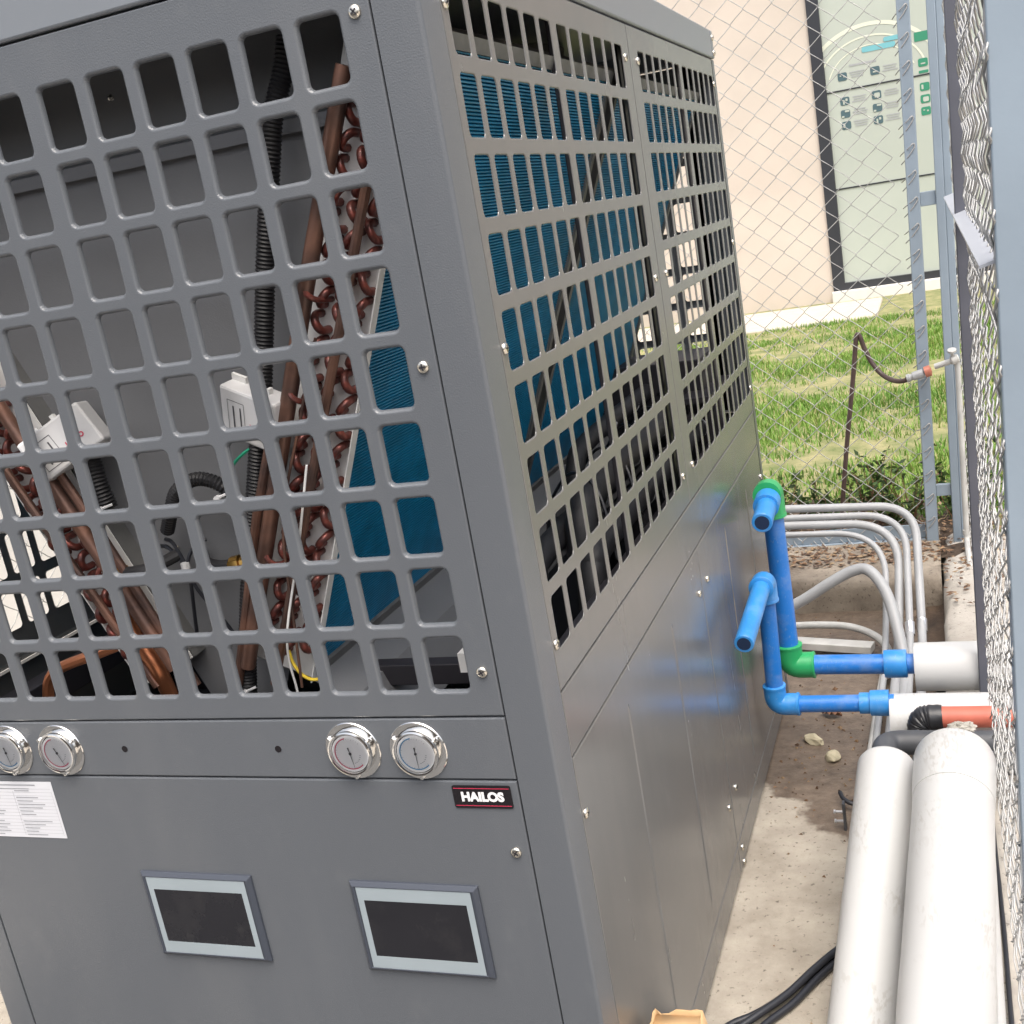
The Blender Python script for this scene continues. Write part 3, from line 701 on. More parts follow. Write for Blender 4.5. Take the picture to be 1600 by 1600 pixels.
MB().tube(smooth_path([(-.30,.028,1.30),(-.345,.03,1.18),(-.40,.03,1.04),(-.41,.04,.95)], 6), .0018, 6).build('capillary', 'galv', unit)
# sheet closing the V between the coils
def xin(z, off): # inner edge of right coil at height z
    t = (z-PT.y)/sd.y; return (PT + sd*t - nd*(TH+off)).x
zs = [.90, 1.757]
mb = MB(); q = []
for z in zs: q += [(2*CX-xin(z, -.02), z), (xin(z, -.02), z)]
mb.add([(q[0][0], .118, .90), (q[1][0], .118, .90), (q[3][0], .118, 1.757), (q[2][0], .118, 1.757)], [(0,1,2,3)])
mb.add([(q[3][0], .118, 1.757), (q[2][0], .118, 1.757), (q[3][0], .108, 1.755), (q[2][0], .108, 1.755), (q[3][0], .108, 1.737), (q[2][0], .108, 1.737)], [(0,1,3,2),(2,3,5,4)])
mb.add([(q[3][0], .118, 1.757), (q[2][0], .118, 1.757), (-1.10, .150, 1.764), (-.066, .150, 1.764), (-1.10, .150, 1.905), (-.066, .150, 1.905)], [(0,1,2,3),(3,2,4,5)])
mb.build('divider_sheet', 'paint_in', unit, 20)
# drip skirts under the coils
for mir in (False, True):
    mx = (lambda x: 2*CX-x) if mir else (lambda x: x)
    MB().add([(mx(-.398), .07, .957), (mx(-.398), 1.95, .957), (mx(-.335), 1.95, .925), (mx(-.335), .07, .925), (mx(-.300), .07, .835), (mx(-.300), 1.95, .835)], [(0,1,2,3),(3,2,5,4)]).build('drip_tray', 'paint_in', unit, 0)
# fan-side insulated suction lines, compressors and brackets low in the right half
for k, (x, z, r, ya, yb) in enumerate(((-.16, 1.02, .032, .72, 1.94), (-.215, .955, .026, .55, 1.93), (-.12, .945, .030, .62, 1.92), (-.25, 1.06, .022, 1.0, 1.93))):
    mb = MB().tube(smooth_path([(x, ya, z-.10), (x, ya+.03, z-.03), (x, ya+.12, z), (x+.004, (ya+yb)/2, z+.006), (x, yb, z)], 8), r, 14); o = mb.build('insulated_line', 'foam', unit)
    for t in (.35, .6, .85):
        y = ya + (yb-ya)*t; MB().lathe([(r+.0012, -.004), (r+.0012, .004)], (x+.002, y, z+.003), (0,1,0), 14).build('cable_tie', 'white_pl', o)
for k, (x, y) in enumerate(((-.22, .42), (-.22, 1.30), (-.95, .42), (-.95, 1.30))):
    MB().lathe([(.10, .05), (.105, .08), (.105, .72), (.095, .77), (.06, .81), (.02, .825)], (x, y, 0), (0,0,1), 24).build('compressor', 'cast', unit)
MB().box(-.30, -.08, 1.60, 1.64, .98, 1.005).box(-.13, -.05, 1.62, 1.95, 1.035, 1.05).build('bracket', 'dark_frame', unit, 0)
MB().box(-.62, -.085, 1.74, 1.97, .90, 1.135).build('blackout_box', 'dark_frame', unit, 0, .004)  # dark box added so the lower rear rows read black
MB().box(-.16, -.05, .09, .115, .955, .985).build('bracket', 'galv', unit, 0)
for k in range(5):
    rr = random.Random(k+3); y = .75 + .22*k
    MB().tube(smooth_path([(-.10, y, .90), (-.13, y+.04, 1.03), (-.20, y+.10, 1.06), (-.27, y+.14, .99), (-.30, y+.16, .90)], 6), .0035, 6).build('control_wire', 'cable', unit)
MB().tube(smooth_path([(-.06, .12, 1.03), (-.08, .20, 1.06), (-.12, .26, 1.02), (-.14, .33, 1.05)], 5), .002, 6).build('control_wire', 'brass', unit)
MB().tube(smooth_path([(-.115, .045, .93), (-.100, .06, .98), (-.098, .10, 1.01), (-.13, .22, .97)], 6), .0095, 10).build('liquid_line', 'copper_new', unit)
MB().tube(smooth_path([(-.905, .05, .93), (-.885, .06, .985), (-.80, .08, 1.01), (-.70, .10, 1.03), (-.64, .12, 1.01)], 6), .0095, 10).build('liquid_line', 'copper_new', unit)
MB().tube(smooth_path([(-.70, .05, 1.10), (-.69, .05, 1.05), (-.665, .05, 1.0), (-.66, .06, .94)], 6), .0135, 12).build('liquid_line', 'copper_new', unit)

# corrugated conduits
def corrugated(name, pts, r, parent, pitch=.0055):
    p = smooth_path(pts, 24); out = []; rad = []; acc = 0
    # resample
    L = sum((b-a).length for a, b in zip(p[:-1], p[1:])); n = int(L/(pitch/2)); seg = 0; d = 0
    cum = [0]
    for a, b in zip(p[:-1], p[1:]): cum.append(cum[-1]+(b-a).length)
    j = 0
    for i in range(n+1):
        s = L*i/n
        while j < len(cum)-2 and cum[j+1] < s: j += 1
        t = (s-cum[j])/max(1e-9, cum[j+1]-cum[j]); out.append(p[j].lerp(p[j+1], min(1, t))); rad.append(r*(1.0 if i % 2 else .84))
    return MB().tube(out, r, 12, radii=rad).build(name, 'black', parent, 25)
corrugated('corrugated_conduit', [(-.225,.085,1.850),(-.238,.080,1.81),(-.262,.074,1.76),(-.280,.070,1.70),(-.322,.068,1.565),(-.365,.066,1.415),(-.405,.066,1.30),(-.463,.066,1.13),(-.500,.066,1.01),(-.52,.066,.93)], .0145, unit)
corrugated('corrugated_conduit', [(-.610,.09,1.205),(-.582,.075,1.238),(-.555,.067,1.272),(-.512,.065,1.288),(-.475,.07,1.272),(-.462,.085,1.235)], .0112, unit)
corrugated('corrugated_conduit', [(-.712,.09,1.375),(-.703,.075,1.335),(-.695,.068,1.295),(-.690,.070,1.255)], .0150, unit)
for (p) in ((-.474,.050,1.259), (-.691,.052,1.257), (-.496,.05,.997), (-.512,.05,.948), (-.665,.05,1.045)):
    MB().tube(smooth_path([(p[0]-.014,p[1]+.02,p[2]-.004),(p[0]-.004,p[1]-.002,p[2]),(p[0]+.016,p[1]+.01,p[2]+.005)], 4), .0021, 6).lathe([(.0,-.003),(.005,-.003),(.005,.003),(.0,.003)], p, (0,1,0), 8).build('cable_tie', 'white_pl', unit)
# brass service valves with black hoses
def valve(p, dx):
    o = MB().lathe([(.0, 0), (.010, 0), (.010, .010), (.0135, .012), (.0135, .026), (.009, .028), (.009, .036), (0, .036)], p, (dx, -.15, -.12), 10).build('service_valve', 'brass', unit, 25)
    q = Vector(p) + Vector((dx, -.15, -.12)).normalized()*.030
    MB().tube(smooth_path([q, q+Vector((dx*.02,0,.0)), q+Vector((dx*.05,.012,.004)), q+Vector((dx*.075,.04,.012))], 5), .0098, 10).build('valve_hose', 'black', o)
valve((-.705,.055,1.158), 1); valve((-.452,.055,1.158), -1)
for pts in ([(-.55,.10,1.185),(-.567,.09,1.178),(-.580,.082,1.155),(-.583,.08,1.12),(-.60,.09,1.06),(-.615,.10,1.01)], [(-.625,.10,1.19),(-.605,.09,1.185),(-.588,.084,1.155),(-.575,.082,1.11),(-.545,.09,1.05),(-.52,.09,1.0)], [(-.64,.10,1.18),(-.615,.09,1.178),(-.59,.086,1.15)],
            [(-.42,.09,1.15),(-.435,.085,1.20),(-.44,.085,1.24),(-.428,.09,1.27)]):
    MB().tube(smooth_path(pts, 6), .0032, 6).build('control_wire', 'cable', unit)
MB().lathe([(0,-.004),(.007,-.004),(.007,.006),(0,.006)], (-.583,.078,1.150), (0,0,1), 8).build('cable_tie', 'white_pl', unit)
MB().tube(smooth_path([(-.385,.07,1.33),(-.405,.06,1.326),(-.428,.058,1.314),(-.452,.07,1.300),(-.47,.09,1.298)], 6), .0026, 6).build('earth_wire', 'green_w', unit)
MB().tube(smooth_path([(-.412,.045,1.018),(-.407,.042,.998),(-.397,.042,.980),(-.385,.045,.970),(-.372,.05,.968)], 6), .0026, 6).build('earth_wire', 'yellow', unit)
for (x, z) in ((-.262,1.815),(-.535,1.835),(-.735,1.40),(-.62,1.17),(-.535,1.02),(-.49,.985)):
    MB().lathe([(.0, -.003), (.004, -.002), (.005, .0)], (x, .114, z), (0,1,0), 10).build('rivet', 'zinc', unit)
# white relay boxes hanging on their wires
def relay(c, size, rot):
    mb = MB(); w, d, h = size; mb.box(-w/2, w/2, -d/2, d/2, -h/2, h/2)
    o = mb.build('relay_box', 'white_pl', unit, 0, .004); o.location = c; o.rotation_euler = rot
    o.matrix_parent_inverse = world_of(unit).inverted()
    lb = MB(); x0, x1, z0, z1, y = -w*.36, -w*.05, -h*.36, h*.28, -d/2-.0006; t = .0009
    lb.add([(x0,y,z0),(x1,y,z0),(x1,y,z0+t),(x0,y,z0+t)], [(0,1,2,3)]); lb.add([(x0,y,z1-t),(x1,y,z1-t),(x1,y,z1),(x0,y,z1)], [(0,1,2,3)])
    for xx, ww in ((x0, t), (x1-t, t), (x0+.30*(x1-x0), .0028), (x0+.72*(x1-x0), .0026)):
        lb.add([(xx,y,z0+.006*(ww>t)),(xx+ww,y,z0+.006*(ww>t)),(xx+ww,y,z1-.008*(ww>t)),(xx,y,z1-.008*(ww>t))], [(0,1,2,3)])
    me = lb.mesh('printed_label', 0); me.materials.append(M['ink']); l_ = bpy.data.objects.new('printed_label', me); col.objects.link(l_); l_.parent = o
    tm = text_mesh('LEFOO', .0105, .0004); tm.materials.append(M['red_ink']); t_ = bpy.data.objects.new('lettering', tm); col.objects.link(t_); t_.parent = o
    t_.location = (w*.19, y-.0002, -h*.12); t_.rotation_euler = (math.pi/2, 0, 0)
    lug = MB().box(-w*.48, -w*.22, d*.1, d*.22, h*.5, h*.62).box(w*.02, w*.08, 0, d*.2, h*.5, h*.64).box(w*.2, w*.25, 0, d*.2, h*.5, h*.6).mesh('terminal', 0); lug.materials.append(M['galv'])
    u_ = bpy.data.objects.new('terminal', lug); col.objects.link(u_); u_.parent = o
relay((-.382, .062, 1.372), (.105, .040, .080), (R_(8), R_(20), R_(-14)))
relay((-.725, .058, 1.368), (.115, .050, .070), (R_(-6), R_(-26), R_(24)))

# screws
def screw_mesh(r=.0082):
    mb = MB().lathe([(r, 0), (r, .0016), (r*.86, .0034), (r*.5, .0044), (0.0001, .0046)], (0,0,0), (0,-1,0), 16)
    h = -.00475
    for a in (0, math.pi/2):
        c, s = math.cos(a+.5), math.sin(a+.5); L, w = r*.55, r*.13
        mb.add([(c*i*L - s*j*w, h, s*i*L + c*j*w) for i, j in ((-1,-1),(1,-1),(1,1),(-1,1))], [(0,1,2,3)], 1)  # dark cross laid on the head, painting the shade of its recess
    me = mb.mesh('screw', 40); me.materials.append(M['zinc']); me.materials.append(M['dark_frame']); return me
SC = screw_mesh(); rs = random.Random(9)
def screw(x, y, z, face, parent):
    o = bpy.data.objects.new('screw', SC); col.objects.link(o); o.parent = parent; o.matrix_parent_inverse = world_of(parent).inverted()
    o.location = (x, y, z); o.rotation_euler = (0, rs.uniform(0, 3), 0) if face == 'F' else (Matrix.Rotation(math.pi/2, 3, 'Z') @ Matrix.Rotation(rs.uniform(0, 3), 3, 'Y')).to_euler()
for z in (1.841, 1.417, .995):
    screw(-.083, -.0003, z, 'F', front_g); screw(-1.083, -.0003, z, 'F', front_g)
for z in (.715, .20): screw(-.084, -.0003, z, 'F', lp); screw(-1.083, -.0003, z, 'F', lp)
for z in (1.842, 1.418, 1.0):
    for (y, p) in ((.077, sg1), (.982, sg1), (1.085, sg2), (1.976, sg2)): screw(.0003, y, z, 'S', p)
for z in (.733, .207):
    for (y, p) in ((.079, sl1), (.986, sl1), (1.080, sl2), (1.970, sl2)): screw(.0003, y, z, 'S', p)
for z in (.053, .014): screw(.0003, 1.068, z, 'S', unit)
for z in (1.925, 1.965): screw(.0035, Dp-.012, z, 'S', unit)
# screw holes in the gauge band, black discs painting the shade inside
for x in (-.724, -.439):
    MB().lathe([(.0055, -.0006), (.0055, -.0002), (.0045, .0)], (x, 0, .878), (0,1,0), 14).build('screw_hole_shade', 'plate_black', gp)

# pressure gauges
def gauge(x, z, arc, ang):
    root = MB().lathe([(.0445, 0), (.0450, .0012), (.0440, .0024), (.0362, .0026), (.0360, .010), (.0352, .0128), (.0330, .0138), (.0310, .0132), (.0300, .0100), (.0296, .0080), (.0285, .0074)], (x, 0, z), (0,-1,0), 48).build('pressure_gauge', 'chrome', gp, 40)
    MB().lathe([(.0294, .0100), (.0294, .0104)], (x, 0, z), (0,-1,0), 40).build('dial', 'dial', root)
    def arcm(name, r0, r1, a0, a1, m, y=-.0108):
        mb = MB(); vs = []; n = 28
        for i in range(n+1):
            t = R_(a0+(a1-a0)*i/n)
            for r in (r0, r1): vs.append((x+r*math.cos(t), y, z+r*math.sin(t)))
        mb.add(vs, [(2*i, 2*i+1, 2*i+3, 2*i+2) for i in range(n)]); mb.build(name, m, root, 0)
    arcm('scale_arc', .0238, .0254, 100, 315, arc)
    tk = MB()
    for i in range(28):
        t = R_(315-270*i/27); r0, r1 = (.0215, .0238) if i % 3 == 0 else (.0226, .0238)
        c, s = math.cos(t), math.sin(t); w = .00022
        tk.add([(x+r0*c-s*w, -.0108, z+r0*s+c*w), (x+r1*c-s*w, -.0108, z+r1*s+c*w), (x+r1*c+s*w, -.0108, z+r1*s-c*w), (x+r0*c+s*w, -.0108, z+r0*s-c*w)], [(0,1,2,3)])
    for i in range(6):
        t = R_(-10-12*i); tk.add([(x+.016*math.cos(t)+a, -.0108, z+.016*math.sin(t)+b) for a, b in ((-.0012,-.0004),(.0012,-.0004),(.0012,.0004),(-.0012,.0004))], [(0,1,2,3)])
    tk.build('scale_marks', 'ink_grey', root, 0)
    nd_ = MB(); c, s = math.cos(ang), math.sin(ang)
    def P(a, b, y): return (x+c*a-s*b, y, z+s*a+c*b)
    nd_.add([P(-.010, -.0013, -.0116), P(-.004, -.0007, -.0116), P(.0245, -.0002, -.0116), P(.0245, .0002, -.0116), P(-.004, .0007, -.0116), P(-.010, .0013, -.0116)], [(0,1,2,3,4,5)])
    nd_.lathe([(.002, .0108), (.002, .0119), (.0001, .0122)], (x, 0, z), (0,-1,0), 12); nd_.build('needle', 'ink', root, 0)
    gl = MB().add([(x+.0294*math.cos(2*math.pi*k/40), -.0128, z+.0294*math.sin(2*math.pi*k/40)) for k in range(40)], [tuple(range(40))]); gme = bpy.data.meshes.new('gauge_glass'); gme.from_pydata(gl.v, [], gl.f)
    if gme.polygons[0].normal.y > 0: gme.flip_normals()
    link('gauge_glass', gme, 'glass', root)
    for a in (150, 30, 270):
        MB().lathe([(.0036, 0), (.0036, .0045), (.0028, .0058), (.0001, .0062)], (x+.0402*math.cos(R_(a)), -.002, z+.0402*math.sin(R_(a))), (0,-1,0), 14).build('stud', 'chrome', root)
gauge(-.311, .876, 'red_arc', R_(-81)); gauge(-.205, .876, 'blue_arc', R_(-88)); gauge(-.852, .876, 'red_arc', R_(-66)); gauge(-.959, .876, 'blue_arc', R_(-80))

# touch screens
def hmi(x, z):
    w, h = .214, .158
    mb = MB(); rings = [(w/2, h/2, 0), (w/2, h/2, -.004), (w/2-.006, h/2-.006, -.0085), (w/2-.0095, h/2-.0075, -.0085), (w/2-.0095, h/2-.0075, -.0070)]
    vs = [(x+a*sx, y, z+b*sz) for a, b, y in rings for sx, sz in ((-1,-1),(1,-1),(1,1),(-1,1))]
    fs = [(4*i+k, 4*i+(k+1) % 4, 4*i+4+(k+1) % 4, 4*i+4+k) for i in range(4) for k in range(4)] + [(16,17,18,19)]
    root = mb.add(vs, fs).build('touch_screen', 'hmi', lp, 0, .001)
    pw, ph, dw, dh = w/2-.0116, h/2-.0078, .0855, .0495; pz = -.0005
    mb = MB(); o = [(x+sx*pw, -.0078, z+sz*ph) for sx, sz in ((-1,-1),(1,-1),(1,1),(-1,1))]; i_ = [(x+sx*dw, -.0078, z+pz+sz*dh) for sx, sz in ((-1,-1),(1,-1),(1,1),(-1,1))]
    b_ = [(a, -.0071, c) for a, _, c in i_]
    mb.add(o+i_+b_, [(k, (k+1) % 4, 4+(k+1) % 4, 4+k) for k in range(4)] + [(4+k, 4+(k+1) % 4, 8+(k+1) % 4, 8+k) for k in range(4)]).build('faceplate', 'hmi_plate', root, 0)
    MB().box(x-dw, x+dw, -.00745, -.00712, z+pz-dh, z+pz+dh).build('display', 'screen', root, 0)
hmi(-.6535, .578); hmi(-.262, .578)

# rating sheet
rl = MB().box(-1.062, -.895, -.0009, -.0004, .712, .8175).build('rating_sheet', 'white_paper', lp, 0)
tl = MB(); rr = random.Random(4); z = .8105; y = -.0014
def bar(x0, x1, z0, h): tl.add([(x0,y,z0),(x1,y,z0),(x1,y,z0+h),(x0,y,z0+h)], [(0,1,2,3)])
bar(-1.04, -.93, z, .0022); bar(-1.03, -.945, z-.0065, .0012); z -= .0115
for i in range(14):
    bar(-1.058, -.899, z+.0052, .0003)
    if rr.random() < .9: bar(-1.056, -1.056+rr.uniform(.02, .05), z+.0012, .0016)
    if rr.random() < .9: bar(-.978, -.978+rr.uniform(.025, .066), z+.0012, .0016)
    z -= .0064
for x in (-1.0585, -.982, -.8995): bar(x, x+.0004, .7165, .083)
tl.build('printed_rows', 'ink_grey', rl, 0)
# name plate
npm = MB(); pts = []
for (sx, sz, a0) in ((1,1,0),(-1,1,90),(-1,-1,180),(1,-1,270)):
    for i in range(5):
        t = R_(a0+22.5*i); pts.append((-.1193+sx*(.045-.003)+.003*math.cos(t), .8035+sz*(.0178-.003)+.003*math.sin(t)))
n = len(pts); npm.add([(a, y, b) for y in (-.0003, -.0018) for a, b in pts], [(k, (k+1) % n, n+(k+1) % n, n+k) for k in range(n)] + [tuple(range(n, 2*n))])
npl = npm.build('name_plate', 'plate_black', lp, 0)
tm = text_mesh('HAILOS', .0192, .0011); tm.materials.append(M['white_ink']); o = link('lettering', tm, 'white_ink', npl); o.location = (-.1190, -.0021, .8032); o.rotation_euler = (math.pi/2, 0, 0)
for z in (.8165, .7893):
    MB().box(-.162, -.0765, -.0021, -.0019, z, z+.0009).build('red_line', 'red_ink', npl, 0)

# ================================================================== PIPES
def ring_pipe(mb, p0, p1, r, bore, seg=20, mi=0, mi2=1):
    """pipe with a dark disc at the p1 end painting its shaded bore"""
    p0, p1 = Vector(p0), Vector(p1); d = (p1-p0); L = d.length
    mb.lathe([(r, 0), (r, L-.002), (r-.002, L), (bore+.001, L)], p0, d, seg, mi)
    mb.lathe([(bore+.0008, L-.03), (bore+.0008, L+.0004)], p0, d, seg, mi2)
rx1, ry1, rx2, ry2 = .070, 1.675, .056, 1.45
# run with green elbows
r1 = tag(empty('pipe_run', (rx1, ry1, .0)), 'taller blue riser with green elbows, its level leg entering the farther white sleeve', 'pipe', 'blue water pipes')
MB().tube([(rx1, ry1, .275), (rx1, ry1, .742)], .028, 20).build('riser', 'ppr_blue', r1)
MB().tube([(rx1+.03, ry1, .255), (.41, ry1, .250)], .0275, 20).build('level_leg', 'ppr_blue', r1)
MB().tube(fillet([(rx1, ry1, .318), (rx1, ry1, .255), (rx1+.066, ry1, .2545)], .03, 8), .0365, 20).build('elbow', 'ppr_green', r1, 60)
MB().tube(fillet([(rx1-.002, ry1, .695), (rx1-.002, ry1, .768), (rx1-.002, ry1-.055, .768)], .04, 8), .0375, 20).build('elbow', 'ppr_green', r1, 60)
mb = MB(); ring_pipe(mb, (rx1, ry1-.02, .760), (rx1+.004, ry1-.215, .742), .0265, .018); mb.build('stub', ['ppr_light', 'bore'], r1, 40)
MB().lathe([(.0265, 0), (.034, .001), (.034, .050), (.0265, .051)], (rx1, ry1-.055, .757), (.01, -1, -.09), 20).build('socket', 'ppr_light', r1, 40)
MB().lathe([(.0275, 0), (.0375, .001), (.0385, .012), (.0385, .058), (.037, .060), (.0275, .061)], (.322, ry1, .2515), (1,0,0), 24).build('coupling', 'ppr_light', r1, 40)
# run with light blue elbows
r2 = tag(empty('pipe_run', (rx2, ry2, .0)), 'shorter blue riser with blue elbows and an open pipe end pointing along the unit', 'pipe', 'blue water pipes')
MB().tube([(rx2, ry2, .26), (rx2+.008, ry2, .575)], .0225, 20).build('riser', 'ppr_blue', r2)
MB().tube([(rx2+.02, ry2, .243), (.355, ry2, .243)], .0222, 20).build('level_leg', 'ppr_blue', r2)
MB().tube(fillet([(rx2, ry2, .298), (rx2, ry2, .243), (rx2+.060, ry2, .243)], .028, 8), .0290, 20).build('elbow', 'ppr_light', r2, 60)
MB().tube(fillet([(rx2+.008, ry2, .535), (rx2+.008, ry2, .592), (rx2+.006, ry2-.052, .588)], .030, 8), .0300, 20).build('elbow', 'ppr_light', r2, 60)
mb = MB(); ring_pipe(mb, (rx2+.006, ry2-.03, .590), (rx2-.001, 1.125, .553), .0232, .0155); mb.build('stub', ['ppr_light', 'bore'], r2, 40)
MB().lathe([(.0222, 0), (.0275, .001), (.0275, .026), (.0325, .028), (.0335, .060), (.0335, .074), (.0222, .0755)], (.268, ry2, .243), (1,0,0), 24).build('coupling', 'ppr_light', r2, 40)
for (root, m, R, ends) in ((r1, 'ppr_green', .0365, (((rx1, ry1, .311), (0,0,1)), ((rx1+.059, ry1, .2545), (1,0,0)))), (r1, 'ppr_green', .0375, (((rx1-.002, ry1, .702), (0,0,-1)),)),
        (r2, 'ppr_light', .0290, (((rx2, ry2, .291), (0,0,1)), ((rx2+.053, ry2, .243), (1,0,0)))), (r2, 'ppr_light', .0300, (((rx2+.0075, ry2, .542), (0,0,-1)), ((rx2+.006, ry2-.045, .5885), (0,-1,-.05))))):
    for p, a in ends: MB().lathe([(R-.002, 0), (R+.0014, .0012), (R+.0016, .007), (R-.001, .0088)], p, a, 24).build('rim', m, root, 50)
# white insulation sleeves
def sleeve(name, label, p0, p1, r, hollow=True, m='white_pipe', g=None):
    d = Vector(p1)-Vector(p0); L = d.length; n = 14; rr = random.Random(len(name)+int(p0[1]*100))
    prof = [(r*.42, .008), (r*.93, .004), (r*.985, 0), (r, .004)] + [(r*(1+rr.uniform(-.006, .006)), L*(i+.5)/n) for i in range(n)] + [(r, L), (r*.4, L)]
    o = MB().lathe(prof, p0, d, 36).build(name, m, None, 50); return tag(o, label, 'pipe', g)
sleeve('pipe_sleeve', 'white insulated pipe end lying crosswise, the farther one receiving the upper blue pipe', (.402, ry1+.005, .238), (.95, ry1+.005, .238), .066)
sleeve('pipe_sleeve', 'white insulated pipe end lying crosswise, the nearer one receiving the lower blue pipe', (.343, ry2, .196), (.95, ry2, .196), .066)
# terracotta pipe with taped elbow
tp = tag(empty('drain_pipe', (.42, 1.40, .2)), 'terracotta coloured pipe with a black taped elbow passing under the fence', 'pipe')
MB().tube([(.452, 1.352, .250), (.95, 1.352, .250)], .0262, 20).build('pipe', 'salmon', tp)
fp_ = smooth_path(fillet([(.470, 1.352, .250), (.418, 1.352, .249), (.414, 1.346, .17)], .035, 8), 3); rt_ = random.Random(3)
MB().tube(fp_, .031, 18, radii=[.031+rt_.uniform(-.0022, .0022) for _ in fp_]).build('taped_elbow', 'tape', tp, 60)
# dark grey pipes turning towards the camera into the long white sleeves
g1 = tag(empty('grey_pipe', (.33, 1.24, .2)), 'dark grey pipe turning into the far end of the left long white pipe', 'pipe')
MB().tube(fillet([(.95, 1.245, .235), (.338, 1.245, .238), (.345, 1.06, .268)], .05, 10), .029, 18).build('pipe', 'grey_pipe', g1, 60)
g2 = tag(empty('grey_pipe', (.45, 1.16, .2)), 'dark grey pipe turning into the far end of the right long white pipe', 'pipe')
MB().tube(fillet([(.95, 1.165, .225), (.425, 1.165, .228), (.455, 1.0, .30)], .05, 10), .027, 18).build('pipe', 'grey_pipe', g2, 60)
def rounded_sleeve(name, label, p0, p1, r, collar=None):
    p0, p1 = Vector(p0), Vector(p1); d = p1-p0; L = d.length; rr = random.Random(int(r*1000))
    prof = [(.0005, .0)] + [(r*math.sin(R_(a)), r*.55*(1-math.cos(R_(a)))) for a in (18, 36, 52, 66, 80)] + [(r, r*.55)]
    prof += [(r*(1+rr.uniform(-.008, .008)), r*.6+(L-r*.6)*i/16) for i in range(1, 17)]
    o = MB().lathe(prof, p0, d, 48)
    if collar: o.lathe([(r*.99, 0), (r*1.035, .004), (r*1.04, .05), (r*1.02, collar), (r*.99, collar+.001)], p0+d.normalized()*r*.55, d, 48)
    return tag(o.build(name, 'white_pipe', None, 50), label, 'pipe', 'long white insulated pipes')
rounded_sleeve('insulated_pipe', 'left of the two long scuffed white pipes running to the foreground', (.354, 1.085, .286), (.287, .17, -.062+.0), .0635)
rounded_sleeve('insulated_pipe', 'right and thicker of the two long white pipes, with a wrapped far end', (.499, 1.030, .340), (.440, -.05, .105), .079, collar=.13)
o = tag(MB().lathe([(.030, 0), (.030, 1.6)], (.538, 1.25, .150), (-.015, -1, -.004), 28).build('insulated_pipe', 'white_pipe', None, 40), 'thin white pipe wedged between the thick white pipe and the fence', 'pipe')
tag(MB().tube(smooth_path([(.566, 1.30, .128), (.564, 1.0, .127), (.566, .70, .127), (.564, .43, .128), (.562, .0, .128)], 8), .0045, 8).build('kerb_line', 'cable', None, 60), 'thin black line along the kerb below the fence', 'cable')  # thin black tube laid along the kerb top
# torn plastic on the far end of the thick pipe
M['film'] = mat('torn_plastic_film', (.42, .40, .35), .35, var=.2, vscale=30)
bm = bmesh.new(); bmesh.ops.create_icosphere(bm, subdivisions=4, radius=1)
for v in bm.verts:
    k = 1 + .45*noise.noise(v.co*2.1) + .25*noise.noise(v.co*5.3); v.co = Vector((v.co.x*.026*k, v.co.y*.016*k, v.co.z*.013*k))
me = bpy.data.meshes.new('plastic_wrap'); bm.to_mesh(me); bm.free(); o = link('plastic_wrap', me, 'film'); o.location = (.515, 1.030, .384)
tag(o, 'crumpled plastic wrap on the far end of the thick white pipe', 'wrap')

# grey conduits behind the blue pipes
def conduit(label, pts, r, coup=None, m='conduit', name='conduit', fr=.16):
    root = tag(MB().tube(fillet(pts, fr, 12), r, 14).build(name, m, None, 60), label, 'conduit', 'grey conduits at the end of the yard')
    if coup:
        MB().lathe([(r, 0), (r+.0035, .001), (r+.0035, .045), (r, .046)], coup[0], coup[1], 16).build('coupling', 'steel', root, 40)
    return root
conduit('outermost grey conduit, highest along the back and farthest right in its bend', [(-.30, 2.62, .452), (.405, 2.62, .420), (.405, 2.25, .04), (.385, 1.0, .018)], .0140, ((.4052, 2.33, .118), (0, -.70, -.72)), fr=.13)
conduit('second grey conduit from outside, bending just inside the outermost one', [(-.30, 2.60, .420), (.372, 2.60, .398), (.368, 2.22, .04), (.350, 1.0, .016)], .0120, ((.369, 2.30, .12), (0, -.72, -.70)), fr=.15)
conduit('third grey conduit, thicker, bending inside the two outer ones', [(-.30, 2.585, .400), (.350, 2.585, .372), (.330, 2.26, .04), (.305, 1.0, .018)], .0145, None, fr=.17)
conduit('innermost thin grey conduit with the tightest bend above the kerb', [(-.30, 2.56, .372), (.305, 2.56, .350), (.290, 2.22, .03), (.270, 1.0, .014)], .0105, ((.294, 2.12, .036), (0, -1, -.03)), fr=.18)
o = tag(MB().tube(smooth_path([(-.10, 2.36, .13), (.02, 2.36, .185), (.12, 2.36, .245), (.20, 2.36, .285), (.255, 2.34, .290), (.305, 2.28, .235), (.335, 2.20, .14), (.352, 2.10, .05), (.352, 1.85, .024), (.345, 1.2, .022)], 8), .0185, 14).build('flexible_conduit', 'conduit', None, 60), 'thick grey flexible hose arching over from the unit in front of the kerb', 'hose')
o = tag(MB().tube(smooth_path([(-.12, 2.45, .060), (.05, 2.45, .062), (.17, 2.43, .058), (.26, 2.36, .045), (.30, 2.26, .025), (.285, 2.1, .018), (.27, 1.6, .016)], 8), .0125, 12).build('bent_pipe', 'pvc', None, 60), 'old white plastic pipe bending low on the wet concrete', 'pipe')
mb = MB(); a0, a1 = Vector((-.14, 2.40, .018)), Vector((.245, 2.315, .014)); d = (a1-a0); pr = Vector((-d.y, d.x, 0)).normalized()
vs = [p + pr*w + Vector((0,0,h)) for p in (a0, a1) for w, h in ((-.027,0),(.027,0),(.027,.026),(-.027,.026))]
mb.add(vs, [(0,1,5,4),(1,2,6,5),(2,3,7,6),(3,0,4,7),(0,3,2,1),(4,5,6,7)])
